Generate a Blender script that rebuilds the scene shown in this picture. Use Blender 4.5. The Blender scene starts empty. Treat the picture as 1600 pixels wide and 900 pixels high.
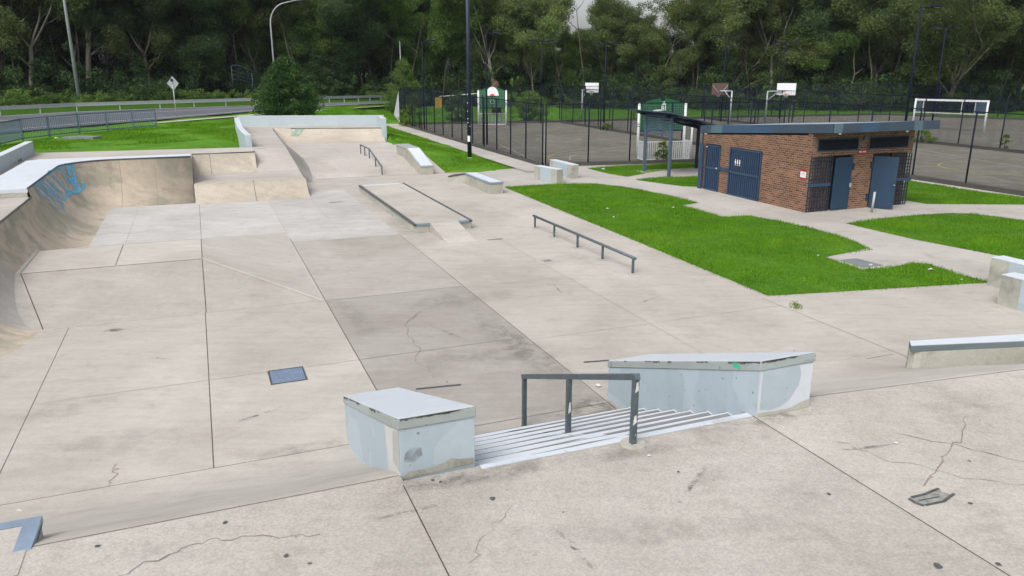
import bpy, math, random
import numpy as np
from math import sin, cos, pi, atan, atan2, radians, sqrt, exp
from mathutils import Vector

random.seed(7)
SC = bpy.context.scene
COL = SC.collection

# ------------------------------------------------------------------ camera
FOC, HOR, EYE = 1200.0, 105.0, 5.5          # focal length and horizon in photo pixels, height above the plaza in metres
PIT = atan((450 - HOR) / FOC)
CP, SP = cos(PIT), sin(PIT)
cam = bpy.data.cameras.new('camera')
cam.sensor_width = 36.0
cam.lens = 36.0 * FOC / 1600.0
cam.clip_end = 2000
co = bpy.data.objects.new('camera', cam)
COL.objects.link(co)
co.location = (0, 0, EYE)
co.rotation_euler = (pi / 2 - PIT, 0, 0)
SC.camera = co


def ray(x, y):
    a = (x - 800) / FOC
    b = (450 - y) / FOC
    return (a, CP + b * SP, -SP + b * CP)


def at(x, y, z=0.0):
    """the ground point at height z that photo pixel (x, y) looks at"""
    d = ray(x, y)
    t = (z - EYE) / d[2]
    return (d[0] * t, d[1] * t, z)


TH = atan(500.0 / (FOC / CP))                # the park's own axes: u runs away to the back, v across to the right
US, UC = sin(TH), cos(TH)


def P(u, v, z=0.0):
    return (-US * u + UC * v, UC * u + US * v, z)


def UV(p):
    return (-US * p[0] + UC * p[1], UC * p[0] + US * p[1])


def sstep(x):
    x = min(1.0, max(0.0, x))
    return x * x * (3 - 2 * x)


PARK = [(-60, 39.6, -6.9, 60), (39.0, 41.4, -6.9, 12.0)]


def zt(x, y):
    """height of the natural ground"""
    u, v = UV((x, y))
    for a, b, c, d in PARK:
        if a < u < b and c < v < d:
            return -0.45
    if 40.5 < u < 59.9 - (v - 2.75) * 0.311 and 3.0 < v < 11.8 + max(0, min(.7, (u - 52) * .3)):
        return -0.45
    if -3 < y < 30 and -30 < x < 0 and u < 17:
        return -0.45
    ye = min(max(y, 30), 82)
    xa = 1.5 - (ye - 45.1) * 0.382
    s = sstep((xa - 0.5 - x) / 10.0) * sstep((y - 41) / 14.0)
    s = max(s, sstep((-13.5 - x) / 4.0) * sstep((y - 20) / 6.0))
    far = sstep((y - 80) / 30)
    return -0.05 + 1.5 * s * (1 - 0.35 * far * sstep((x + 40) / 30))


def gt(px, py, lift=0.0):
    d = ray(px, py)
    t = 10.0
    while t < 400:
        if EYE + d[2] * t < zt(d[0] * t, d[1] * t):
            break
        t += 0.15
    return (d[0] * t, d[1] * t, zt(d[0] * t, d[1] * t) + lift)


# ------------------------------------------------------------------ helpers
def tag(o, label=None, cat=None, group=None, kind=None):
    if label: o['label'] = label
    if cat: o['category'] = cat
    if group: o['group'] = group
    if kind: o['kind'] = kind
    return o


def thing(name, loc, label, cat, group=None):
    o = bpy.data.objects.new(name, None)
    o.empty_display_size = 0.2
    COL.objects.link(o)
    o.location = loc
    return tag(o, label, cat, group)


def copy_tree(o, parent=None):
    c = o.copy()
    COL.objects.link(c)
    c.parent = parent
    for ch in [x for x in bpy.data.objects if x.parent == o]:
        copy_tree(ch, c)
    return c


def vsub(a, b): return (a[0] - b[0], a[1] - b[1], a[2] - b[2])
def vadd(a, b): return (a[0] + b[0], a[1] + b[1], a[2] + b[2])
def vmul(a, k): return (a[0] * k, a[1] * k, a[2] * k)
def lerp(a, b, t): return tuple(a[i] + (b[i] - a[i]) * t for i in range(len(a)))


def root_of(o):
    p = Vector((0, 0, 0))
    while o is not None:
        p += Vector(o.location)
        o = o.parent
    return p


class MB:
    """collects faces given in world coordinates; build() links them as ONE mesh object"""
    def __init__(s):
        s.v, s.f, s.m, s.t, s.s = [], [], [], [], []

    def face(s, pts, m=0, tone=1.0, smooth=False):
        i = len(s.v)
        s.v += [tuple(p) for p in pts]
        s.f.append(tuple(range(i, i + len(pts))))
        s.m.append(m); s.t.append(tone); s.s.append(smooth)

    def mesh(s, verts, faces, m=0, tone=1.0, smooth=False):
        i = len(s.v)
        s.v += [tuple(p) for p in verts]
        for f in faces:
            s.f.append(tuple(k + i for k in f)); s.m.append(m); s.t.append(tone); s.s.append(smooth)

    def prism(s, poly, z0, z1, m=0, mtop=None, tone=1.0):
        """poly: world (x, y) counter-clockwise; z1 may be a list, one height per corner"""
        n = len(poly)
        zt_ = z1 if isinstance(z1, (list, tuple)) else [z1] * n
        zb_ = z0 if isinstance(z0, (list, tuple)) else [z0] * n
        a = sum(poly[i][0] * poly[(i + 1) % n][1] - poly[(i + 1) % n][0] * poly[i][1] for i in range(n))
        if a < 0:
            poly = poly[::-1]; zt_ = zt_[::-1]; zb_ = zb_[::-1]
        V = [(p[0], p[1], z) for p, z in zip(poly, zb_)] + [(p[0], p[1], z) for p, z in zip(poly, zt_)]
        F = [tuple(range(n - 1, -1, -1))] + [(i, (i + 1) % n, n + (i + 1) % n, n + i) for i in range(n)]
        s.mesh(V, F, m, tone)
        k = len(s.v) - 2 * n
        s.f.append(tuple(range(k + n, k + 2 * n)))
        s.m.append(m if mtop is None else mtop); s.t.append(tone); s.s.append(False)

    def slab(s, prof, v0, v1, m=0, tone=1.0, smooth=False):
        """a (u, z) side profile pulled along v in the park's own axes"""
        n = len(prof)
        V = [P(u, v0, z) for u, z in prof] + [P(u, v1, z) for u, z in prof]
        a = sum(prof[i][0] * prof[(i + 1) % n][1] - prof[(i + 1) % n][0] * prof[i][1] for i in range(n))
        F = [tuple(range(n)), tuple(range(2 * n - 1, n - 1, -1))] + [(i, n + i, n + (i + 1) % n, (i + 1) % n) for i in range(n)]
        if a < 0: F = [tuple(reversed(f)) for f in F]
        s.mesh(V, F, m, tone, smooth)

    def ubox(s, u0, u1, v0, v1, z0, z1, m=0, tone=1.0):
        s.prism([P(u0, v0)[:2], P(u0, v1)[:2], P(u1, v1)[:2], P(u1, v0)[:2]], z0, z1, m, None, tone)

    def bar(s, a, b, w, h, m=0, tone=1.0):
        """rectangular bar from a to b; w is its level width, h the other"""
        a, b = Vector(a), Vector(b)
        d = (b - a)
        if d.length < 1e-6: return
        d.normalize()
        up = Vector((0, 0, 1)) if abs(d.z) < 0.95 else Vector((UC, US, 0))
        x = d.cross(up).normalized()
        y = x.cross(d).normalized()
        c = []
        for p in (a, b):
            for i, j in ((-1, -1), (1, -1), (1, 1), (-1, 1)):
                c.append(tuple(p + x * (w / 2 * i) + y * (h / 2 * j)))
        s.mesh(c, [(0, 1, 2, 3), (7, 6, 5, 4), (0, 4, 5, 1), (1, 5, 6, 2), (2, 6, 7, 3), (3, 7, 4, 0)], m, tone)

    def tube(s, pts, r, n=8, m=0, tone=1.0, caps=True):
        pts = [Vector(p) for p in pts]
        rr = r if isinstance(r, (list, tuple)) else [r] * len(pts)
        base = len(s.v)
        x = None
        for i, p in enumerate(pts):
            d = (pts[min(i + 1, len(pts) - 1)] - pts[max(i - 1, 0)])
            d.normalize()
            if x is None:
                x = d.cross(Vector((0, 0, 1)) if abs(d.z) < 0.9 else Vector((1, 0, 0)))
            x = (x - d * x.dot(d)).normalized()
            y = d.cross(x)
            for k in range(n):
                a = 2 * pi * k / n
                s.v.append(tuple(p + (x * cos(a) + y * sin(a)) * rr[i]))
        for i in range(len(pts) - 1):
            for k in range(n):
                q = base + i * n
                s.f.append((q + k, q + (k + 1) % n, q + n + (k + 1) % n, q + n + k))
                s.m.append(m); s.t.append(tone); s.s.append(True)
        if caps:
            for q, rev in ((base, True), (base + (len(pts) - 1) * n, False)):
                f = tuple(range(q, q + n))
                s.f.append(f[::-1] if rev else f); s.m.append(m); s.t.append(tone); s.s.append(False)

    def strip(s, pts, w, m=0, lift=0.0, tone=1.0):
        """flat ribbon of width w laid along pts"""
        for a, b in zip(pts[:-1], pts[1:]):
            d = (b[0] - a[0], b[1] - a[1]); L = max(1e-6, sqrt(d[0] ** 2 + d[1] ** 2))
            nx, ny = -d[1] / L * w / 2, d[0] / L * w / 2
            s.face([(a[0] - nx, a[1] - ny, a[2] + lift), (b[0] - nx, b[1] - ny, b[2] + lift),
                    (b[0] + nx, b[1] + ny, b[2] + lift), (a[0] + nx, a[1] + ny, a[2] + lift)][::1], m, tone)

    def build(s, name, mats, parent=None, bevel=0.0, loc=None):
        if not isinstance(mats, (list, tuple)): mats = [mats]
        org = root_of(parent) if parent is not None else Vector(loc or (0, 0, 0))
        V = np.array(s.v, dtype=np.float64) - np.array(org)
        me = bpy.data.meshes.new(name)
        me.from_pydata(V.tolist(), [], s.f)
        for mt in mats: me.materials.append(mt)
        me.polygons.foreach_set('material_index', s.m)
        me.polygons.foreach_set('use_smooth', s.s)
        at_ = me.attributes.new('tone', 'FLOAT', 'FACE')
        at_.data.foreach_set('value', s.t)
        uvl = me.uv_layers.new(name='UVMap')
        W = np.array(s.v)
        out = []
        for p in me.polygons:
            n = p.normal
            if abs(n.z) < 0.7:
                L = max(1e-9, sqrt(n.x * n.x + n.y * n.y)); tx, ty = -n.y / L, n.x / L
                for vi in p.vertices: out += [W[vi][0] * tx + W[vi][1] * ty, W[vi][2]]
            else:
                for vi in p.vertices: out += [W[vi][0], W[vi][1]]
        uvl.data.foreach_set('uv', out)
        me.validate()
        o = bpy.data.objects.new(name, me)
        COL.objects.link(o)
        if parent is not None: o.parent = parent
        elif loc is not None: o.location = loc
        if bevel > 0:
            b = o.modifiers.new('bevel', 'BEVEL'); b.width = bevel; b.segments = 2; b.limit_method = 'ANGLE'; b.angle_limit = radians(40)
            b.harden_normals = False
            w = o.modifiers.new('weld', 'WELD'); w.merge_threshold = 0.0004
            o.modifiers.move(1, 0)
        return o


# ------------------------------------------------------------------ materials
class NT:
    def __init__(s, name):
        s.mat = bpy.data.materials.new(name); s.mat.use_nodes = True
        s.t = s.mat.node_tree; s.t.nodes.clear()
        s.out = s.n('ShaderNodeOutputMaterial')

    def n(s, k, **kw):
        x = s.t.nodes.new(k)
        for a, b in kw.items(): setattr(x, a, b)
        return x

    def l(s, a, b): s.t.links.new(a, b)

    def put(s, sock, val):
        if hasattr(val, 'is_linked') or isinstance(val, bpy.types.NodeSocket): s.l(val, sock)
        else: sock.default_value = val

    def pos(s, scale=(1, 1, 1)):
        g = s.n('ShaderNodeNewGeometry')
        m = s.n('ShaderNodeVectorMath', operation='MULTIPLY'); s.l(g.outputs['Position'], m.inputs[0])
        m.inputs[1].default_value = scale
        return m.outputs[0]

    def noise(s, vec, scale, detail=4, rough=0.55, dist=0.0):
        x = s.n('ShaderNodeTexNoise'); s.l(vec, x.inputs['Vector'])
        x.inputs['Scale'].default_value = scale; x.inputs['Detail'].default_value = detail
        x.inputs['Roughness'].default_value = rough; x.inputs['Distortion'].default_value = dist
        return x.outputs['Fac']

    def voro(s, vec, scale, feature='F1', rnd=1.0):
        x = s.n('ShaderNodeTexVoronoi', feature=feature); s.l(vec, x.inputs['Vector'])
        x.inputs['Scale'].default_value = scale
        x.inputs['Randomness'].default_value = rnd
        return x

    def rng(s, val, a, b, c=0.0, d=1.0, smooth=False):
        x = s.n('ShaderNodeMapRange'); s.put(x.inputs[0], val)
        if smooth: x.interpolation_type = 'SMOOTHSTEP'
        x.inputs[1].default_value = a; x.inputs[2].default_value = b
        x.inputs[3].default_value = c; x.inputs[4].default_value = d
        return x.outputs[0]

    def math(s, op, a, b=0.0):
        x = s.n('ShaderNodeMath', operation=op); s.put(x.inputs[0], a); s.put(x.inputs[1], b)
        return x.outputs[0]

    def mix(s, f, a, b, mode='MIX'):
        x = s.n('ShaderNodeMix', data_type='RGBA', blend_type=mode)
        s.put(x.inputs[0], f)
        for k, c in ((6, a), (7, b)):
            if isinstance(c, tuple): x.inputs[k].default_value = c if len(c) == 4 else (*c, 1)
            else: s.put(x.inputs[k], c)
        return x.outputs[2]

    def scale(s, col, f):
        x = s.n('ShaderNodeVectorMath', operation='SCALE')
        if isinstance(col, tuple): x.inputs[0].default_value = col[:3]
        else: s.l(col, x.inputs[0])
        s.put(x.inputs['Scale'], f)
        return x.outputs[0]

    def attr(s, name):
        x = s.n('ShaderNodeAttribute'); x.attribute_name = name
        return x.outputs['Fac']

    def bsdf(s, col, rough=0.8, metal=0.0, spec=0.3, bump=None, bstr=0.2, bdist=0.01):
        b = s.n('ShaderNodeBsdfPrincipled')
        if isinstance(col, tuple): b.inputs['Base Color'].default_value = (*col[:3], 1)
        else: s.l(col, b.inputs['Base Color'])
        s.put(b.inputs['Roughness'], rough)
        b.inputs['Metallic'].default_value = metal
        b.inputs['Specular IOR Level'].default_value = spec
        if bump is not None:
            k = s.n('ShaderNodeBump'); k.inputs['Strength'].default_value = bstr; k.inputs['Distance'].default_value = bdist
            s.l(bump, k.inputs['Height']); s.l(k.outputs[0], b.inputs['Normal'])
        s.l(b.outputs[0], s.out.inputs[0])
        return s.mat


def concrete(name, base, stain=(0.24, 0.205, 0.16), amount=0.45, patch=None, gum=True, grain=0.14, seed=0.0, streak=0.0):
    N = NT(name)
    p = N.pos()
    off = N.n('ShaderNodeVectorMath', operation='ADD'); N.l(p, off.inputs[0]); off.inputs[1].default_value = (seed, seed * 1.7, 0)
    p = off.outputs[0]
    big = N.noise(p, 0.28, 5, 0.6, 0.6)
    mid = N.noise(p, 1.7, 6, 0.65, 0.3)
    mott = N.noise(p, 7.0, 5, 0.7)
    fine = N.noise(p, 42, 3, 0.6)
    lo = tuple(c * k for c, k in zip(base, (0.84, 0.83, 0.82)))
    hi = tuple(c * k for c, k in zip(base, (1.07, 1.07, 1.08)))
    c = N.mix(N.rng(big, 0.34, 0.66, 0, 1), lo, hi)
    if patch:
        pn = N.noise(p, 0.55, 3, 0.5, 1.2)
        c = N.mix(N.rng(pn, 0.5, 0.62, 0, 0.85, True), c, patch)
    c = N.mix(N.math('MULTIPLY', N.rng(mid, 0.5, 0.75, 0, 1, True), amount), c, stain)
    c = N.scale(c, N.rng(mott, 0.25, 0.75, 0.93, 1.06))
    # trowel and wheel scuffs, long and thin
    ps = N.n('ShaderNodeVectorMath', operation='MULTIPLY'); N.l(p, ps.inputs[0]); ps.inputs[1].default_value = (0.55, 3.2, 1)
    st = N.noise(ps.outputs[0], 1.6, 5, 0.7, 0.4)
    c = N.scale(c, N.rng(st, 0.3, 0.75, 1.0 - 0.07 - streak, 1.05 + streak))
    c = N.scale(c, N.rng(fine, 0.25, 0.75, 1 - grain, 1 + grain))
    if gum:
        v = N.voro(p, 1.15)
        sel = N.n('ShaderNodeSeparateColor'); N.l(v.outputs['Color'], sel.inputs[0])
        rad = N.math('MULTIPLY', N.math('GREATER_THAN', sel.outputs[0], 0.52), N.math('MULTIPLY', sel.outputs[1], 0.036))
        wob = N.math('ADD', v.outputs['Distance'], N.rng(fine, 0, 1, -0.012, 0.012))
        g = N.math('LESS_THAN', wob, rad)
        c = N.mix(N.math('MULTIPLY', g, 0.75), c, (0.07, 0.063, 0.055))
        v2 = N.voro(p, 4.1)
        s2 = N.n('ShaderNodeSeparateColor'); N.l(v2.outputs['Color'], s2.inputs[0])
        g2 = N.math('LESS_THAN', v2.outputs['Distance'], N.math('MULTIPLY', N.math('GREATER_THAN', s2.outputs[0], 0.8), 0.05))
        c = N.mix(N.math('MULTIPLY', g2, 0.5), c, (0.1, 0.085, 0.065))
    c = N.scale(c, N.attr('tone'))
    bm = N.math('ADD', N.math('MULTIPLY', mott, 0.6), N.math('MULTIPLY', fine, 0.4))
    return N.bsdf(c, N.rng(mid, 0.3, 0.7, 0.72, 0.92), 0, 0.25, bm, 0.25, 0.012)


def painted(name, base, worn, under, dots=True, amt=0.55, seed=0.0):
    """old wall paint: buffed patches, pin holes and bare scrapes"""
    N = NT(name)
    p = N.pos()
    off = N.n('ShaderNodeVectorMath', operation='ADD'); N.l(p, off.inputs[0]); off.inputs[1].default_value = (seed, -seed, seed * 0.5)
    p = off.outputs[0]
    a = N.noise(p, 1.1, 2, 0.4, 0.8)
    b = N.noise(p, 9, 5, 0.7)
    f = N.noise(p, 45, 3, 0.6)
    vb = N.voro(p, 0.9); vb.distance = 'CHEBYCHEV'
    sc_ = N.n('ShaderNodeSeparateColor'); N.l(vb.outputs['Color'], sc_.inputs[0])
    c = N.mix(N.math('MULTIPLY', N.math('GREATER_THAN', sc_.outputs[0], 0.68), 0.28), base, worn)
    c = N.mix(N.math('MULTIPLY', N.math('GREATER_THAN', sc_.outputs[1], 0.72), 0.35), c, tuple(x * 0.91 for x in base))
    c = N.mix(N.rng(a, 0.62, 0.66, 0, 0.25), c, worn)
    c = N.mix(N.rng(N.noise(p, 2.6, 6, 0.75, 0.6), 0.63, 0.68, 0, amt), c, under)
    c = N.scale(c, N.rng(b, 0.25, 0.75, 0.94, 1.05))
    if dots:
        v = N.voro(p, 9.0)
        s2 = N.n('ShaderNodeSeparateColor'); N.l(v.outputs['Color'], s2.inputs[0])
        d = N.math('LESS_THAN', v.outputs['Distance'], N.math('MULTIPLY', N.math('GREATER_THAN', s2.outputs[0], 0.5), N.math('MULTIPLY', s2.outputs[1], 0.17)))
        c = N.mix(N.math('MULTIPLY', d, 0.75), c, (0.16, 0.16, 0.15))
    c = N.scale(c, N.attr('tone'))
    return N.bsdf(c, N.rng(b, 0.3, 0.7, 0.5, 0.75), 0, 0.35, N.math('ADD', b, N.math('MULTIPLY', f, 0.4)), 0.15, 0.006)


def plain(name, col, rough=0.5, metal=0.0, var=0.15, sc=6.0, spec=0.4, rust=None):
    N = NT(name)
    p = N.pos()
    a = N.noise(p, sc, 5, 0.65)
    c = N.scale(col, N.rng(a, 0.25, 0.75, 1 - var, 1 + var))
    if rust:
        c = N.mix(N.rng(N.noise(p, 5.5, 6, 0.75, 0.4), 0.56, 0.68, 0, 0.8), c, rust)
    c = N.scale(c, N.attr('tone'))
    return N.bsdf(c, N.rng(a, 0.3, 0.7, max(0.05, rough - 0.08), min(1, rough + 0.08)), metal, spec, a, 0.05, 0.004)


def leafmat(name, c0, c1, c2, trans=0.42):
    N = NT(name)
    tone = N.attr('tone')
    oi = N.n('ShaderNodeObjectInfo')
    c = N.mix(N.rng(tone, 0.45, 1.0), c0, c1)
    c = N.mix(N.rng(tone, 1.0, 1.5), c, c2)
    c = N.scale(c, N.rng(oi.outputs['Random'], 0, 1, 0.72, 1.22))
    d = N.n('ShaderNodeBsdfDiffuse'); N.l(c, d.inputs[0])
    t = N.n('ShaderNodeBsdfTranslucent'); N.l(N.scale(c, 1.15), t.inputs[0])
    m = N.n('ShaderNodeMixShader'); m.inputs[0].default_value = trans
    N.l(d.outputs[0], m.inputs[1]); N.l(t.outputs[0], m.inputs[2]); N.l(m.outputs[0], N.out.inputs[0])
    return N.mat


M = {}
M['plaza'] = concrete('plaza_concrete', (0.436, 0.408, 0.368), stain=(0.27, 0.24, 0.205), seed=0, amount=0.28, grain=0.12, streak=0.02)
M['deck'] = concrete('deck_concrete', (0.42, 0.394, 0.356), stain=(0.25, 0.23, 0.20), seed=31, amount=0.45, grain=0.20)
M['plazawhite'] = concrete('worn_white_concrete', (0.46, 0.445, 0.425), stain=(0.33, 0.31, 0.285), seed=22, amount=0.5, grain=0.12, streak=0.07)
M['path'] = concrete('path_concrete', (0.425, 0.40, 0.368), seed=57, amount=0.3)
M['tan'] = concrete('transition_concrete', (0.47, 0.405, 0.32), stain=(0.20, 0.19, 0.15), amount=0.55, patch=(0.315, 0.297, 0.235), seed=11, gum=True, streak=0.06)
M['tan2'] = concrete('pale_ramp_concrete', (0.46, 0.408, 0.34), stain=(0.26, 0.24, 0.19), amount=0.5, patch=(0.40, 0.362, 0.30), seed=83, gum=False, streak=0.05)
M['far'] = concrete('far_concrete', (0.435, 0.403, 0.368), seed=75, amount=0.25)
M['ledge'] = concrete('raw_ledge_concrete', (0.42, 0.415, 0.36), stain=(0.17, 0.165, 0.13), amount=0.65, patch=(0.33, 0.335, 0.30), gum=False, seed=5)
M['rim'] = painted('steel_grey_rim_paint', (0.13, 0.165, 0.17), (0.20, 0.25, 0.27), (0.09, 0.09, 0.08), dots=True, amt=0.8, seed=2.7)
M['kerb'] = concrete('dark_kerb_concrete', (0.085, 0.082, 0.075), stain=(0.035, 0.035, 0.03), amount=0.5, gum=False, seed=9)
M['blue'] = painted('pale_blue_paint', (0.365, 0.435, 0.48), (0.50, 0.555, 0.605), (0.31, 0.31, 0.28), amt=0.45, seed=3.3)
M['bluetop'] = painted('pale_top_paint', (0.53, 0.57, 0.615), (0.60, 0.625, 0.66), (0.43, 0.43, 0.41), dots=False, amt=0.3, seed=8.1)
M['cap'] = painted('weathered_cap_paint', (0.31, 0.345, 0.335), (0.40, 0.455, 0.47), (0.17, 0.17, 0.13), dots=True, amt=0.8, seed=1.9)
M['wallpaint'] = painted('grey_wall_paint', (0.40, 0.47, 0.505), (0.47, 0.54, 0.57), (0.38, 0.39, 0.36), seed=6.4, dots=False)
M['steptread'] = painted('worn_white_step_paint', (0.52, 0.555, 0.60), (0.62, 0.64, 0.675), (0.27, 0.265, 0.245), dots=False, amt=0.8, seed=14.0)
M['riser_and_shade'] = painted('riser_paint_and_tread_shade', (0.20, 0.20, 0.20), (0.30, 0.31, 0.33), (0.13, 0.125, 0.115), dots=False, amt=0.6, seed=4.0)
M['joint'] = plain('joint_dirt', (0.085, 0.07, 0.055), 0.95, 0, 0.4, 3.0)
M['jointpale'] = plain('faint_joint_dirt', (0.25, 0.22, 0.185), 0.95, 0, 0.3, 3.0)
M['crack'] = plain('crack_dirt', (0.225, 0.20, 0.17), 0.95, 0, 0.3, 4.0)
M['steel'] = plain('worn_dark_steel', (0.115, 0.12, 0.122), 0.42, 0.6, 0.35, 7.0, rust=(0.16, 0.17, 0.17))
M['railsteel'] = plain('painted_rail_steel', (0.09, 0.115, 0.13), 0.45, 0.2, 0.3, 9.0, rust=(0.17, 0.19, 0.19))
M['galv'] = plain('galvanised_steel', (0.40, 0.42, 0.44), 0.45, 0.15, 0.15)
M['edgesteel'] = plain('blue_grey_edge_steel', (0.26, 0.33, 0.42), 0.4, 0.35, 0.2, 4.0)
M['grate'] = plain('drain_grate_steel', (0.20, 0.26, 0.36), 0.5, 0.3, 0.2)
M['navy'] = plain('navy_powder_coat', (0.014, 0.022, 0.05), 0.45, 0.0, 0.25)
M['black'] = plain('black_fence_coat', (0.008, 0.011, 0.026), 0.65, 0.0, 0.25, spec=0.15)
M['shelter'] = plain('slate_blue_coat', (0.075, 0.11, 0.16), 0.5, 0, 0.2)
M['palisade'] = plain('blue_grey_fence_coat', (0.10, 0.15, 0.20), 0.5, 0, 0.2)
M['door'] = plain('blue_door_paint', (0.018, 0.045, 0.088), 0.5, 0, 0.18, 2.5)
M['gate'] = plain('blue_gate_paint', (0.032, 0.062, 0.118), 0.45, 0, 0.25, 3.0)
M['dark'] = plain('dark_interior', (0.012, 0.013, 0.018), 0.8, 0, 0.2)
M['lattice'] = plain('dark_lattice_steel', (0.026, 0.032, 0.05), 0.5, 0, 0.2)
M['fascia'] = plain('slate_fascia_metal', (0.05, 0.075, 0.112), 0.42, 0.1, 0.12, 1.2)
M['fascia2'] = plain('fascia_touch_up_paint', (0.042, 0.082, 0.145), 0.5, 0.0, 0.12, 1.2)
M['fascia3'] = plain('faded_fascia_paint', (0.085, 0.14, 0.175), 0.5, 0.0, 0.15, 1.6)
M['roof'] = plain('pale_roof_sheet', (0.34, 0.38, 0.43), 0.45, 0.2, 0.12, 1.0)
M['white'] = plain('white_gloss', (0.74, 0.76, 0.78), 0.4, 0, 0.08)
M['offwhite'] = plain('off_white', (0.62, 0.62, 0.6), 0.6, 0, 0.12)
M['green'] = plain('green_goal_panel', (0.012, 0.10, 0.045), 0.45, 0, 0.2)
M['red'] = plain('red_sign', (0.42, 0.012, 0.025), 0.45, 0, 0.15)
M['orange'] = plain('orange_ring', (0.55, 0.07, 0.03), 0.5, 0, 0.15)
M['brown'] = plain('faded_brown_board', (0.11, 0.07, 0.06), 0.7, 0, 0.25)
M['yellow'] = plain('ochre_box', (0.42, 0.26, 0.05), 0.6, 0, 0.25)
M['court'] = concrete('court_asphalt', (0.165, 0.159, 0.128), stain=(0.115, 0.11, 0.088), amount=0.5, patch=(0.20, 0.192, 0.158), gum=False, seed=41)
M['road'] = concrete('road_asphalt', (0.115, 0.125, 0.14), stain=(0.08, 0.085, 0.095), amount=0.4, gum=False, seed=63)
M['courtline'] = plain('faded_court_line', (0.38, 0.38, 0.33), 0.8, 0, 0.3, 3.0)
M['courtyellow'] = plain('faded_yellow_line', (0.36, 0.30, 0.10), 0.8, 0, 0.3, 3.0)
M['roadline'] = plain('road_line_paint', (0.62, 0.63, 0.63), 0.7, 0, 0.15)
M['signback'] = plain('sign_back_aluminium', (0.34, 0.36, 0.37), 0.5, 0.3, 0.15)
M['litter'] = plain('white_litter', (0.5, 0.5, 0.5), 0.7, 0, 0.1)
M['char'] = plain('burnt_mark', (0.075, 0.08, 0.08), 0.9, 0, 0.6, 14.0)
M['chargrey'] = plain('grey_scorch', (0.24, 0.24, 0.225), 0.9, 0, 0.5, 18.0)
M['lid'] = plain('grey_pit_lid', (0.17, 0.19, 0.20), 0.7, 0.0, 0.2, 2.0)


def spraymat():
    N = NT('blue_spray_paint')
    p = N.pos()
    a = N.noise(p, 6, 5, 0.7)
    c = N.mix(N.rng(a, 0.35, 0.65), (0.07, 0.33, 0.60), (0.17, 0.47, 0.62))
    tone = N.attr('tone')
    b = N.n('ShaderNodeBsdfPrincipled'); N.l(c, b.inputs['Base Color']); b.inputs['Roughness'].default_value = 0.7
    t = N.n('ShaderNodeBsdfTransparent')
    m = N.n('ShaderNodeMixShader')
    N.l(N.math('MULTIPLY', N.rng(N.noise(p, 14, 5, 0.75), 0.27, 0.46, 0.2, 1.0), tone), m.inputs[0])
    N.l(t.outputs[0], m.inputs[1]); N.l(b.outputs[0], m.inputs[2]); N.l(m.outputs[0], N.out.inputs[0])
    return N.mat


M['spray'] = spraymat()


def stainmat(name, col, sc=3.0, lo=0.38, hi=0.62):
    N = NT(name)
    p = N.pos()
    b = N.n('ShaderNodeBsdfPrincipled'); b.inputs['Base Color'].default_value = (*col, 1); b.inputs['Roughness'].default_value = 0.9
    t = N.n('ShaderNodeBsdfTransparent'); m = N.n('ShaderNodeMixShader')
    a = N.math('MULTIPLY', N.rng(N.noise(p, sc, 6, 0.7, 0.4), lo, hi, 0, 1, True), N.rng(N.noise(p, 30, 3, 0.6), 0.3, 0.7, 0.55, 1.0))
    N.l(N.math('MULTIPLY', a, N.attr('tone')), m.inputs[0]); N.l(t.outputs[0], m.inputs[1]); N.l(b.outputs[0], m.inputs[2]); N.l(m.outputs[0], N.out.inputs[0])
    return N.mat


M['grime'] = stainmat('ground_in_grime', (0.10, 0.088, 0.07))
M['rubber'] = stainmat('wheel_rubber_marks', (0.06, 0.058, 0.055), 9.0, 0.45, 0.6)
M['chip'] = plain('chipped_edge', (0.10, 0.095, 0.08), 0.9, 0, 0.5, 20.0)


def brickmat():
    N = NT('brown_brickwork')
    uv = N.n('ShaderNodeUVMap'); uv.uv_map = 'UVMap'
    b = N.n('ShaderNodeTexBrick'); N.l(uv.outputs[0], b.inputs['Vector'])
    b.inputs['Scale'].default_value = 1.0
    b.inputs['Brick Width'].default_value = 0.24; b.inputs['Row Height'].default_value = 0.086
    b.inputs['Mortar Size'].default_value = 0.008; b.inputs['Mortar Smooth'].default_value = 0.2; b.inputs['Bias'].default_value = -0.1
    b.inputs['Color1'].default_value = (0.225, 0.108, 0.066, 1); b.inputs['Color2'].default_value = (0.085, 0.046, 0.034, 1)
    b.inputs['Mortar'].default_value = (0.31, 0.26, 0.20, 1)
    p = N.pos()
    c = N.scale(b.outputs['Color'], N.rng(N.noise(p, 1.2, 5, 0.65), 0.25, 0.75, 0.78, 1.2))
    c = N.mix(N.rng(N.noise(p, 0.9, 4, 0.6, 0.8), 0.58, 0.72, 0, 0.35), c, (0.15, 0.125, 0.09))
    c = N.scale(c, N.rng(N.noise(p, 30, 3), 0.2, 0.8, 0.85, 1.15))
    return N.bsdf(c, 0.85, 0, 0.2, N.math('SUBTRACT', 1.0, b.outputs['Fac']), 0.5, 0.008)


M['brick'] = brickmat()


def grassmat(name, a, b, c_, sc=0.5):
    N = NT(name)
    p = N.pos()
    g = N.noise(p, sc, 5, 0.6, 0.5)
    h = N.noise(p, 5, 4, 0.7)
    c = N.mix(N.rng(g, 0.32, 0.68), a, b)
    c = N.mix(N.rng(N.noise(p, 0.22, 4, 0.6), 0.55, 0.72, 0, 0.7), c, c_)
    c = N.scale(c, N.rng(h, 0.25, 0.75, 0.72, 1.22))
    c = N.scale(c, N.attr('tone'))
    return N.bsdf(c, 0.9, 0, 0.1, h, 0.4, 0.03)


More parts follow.
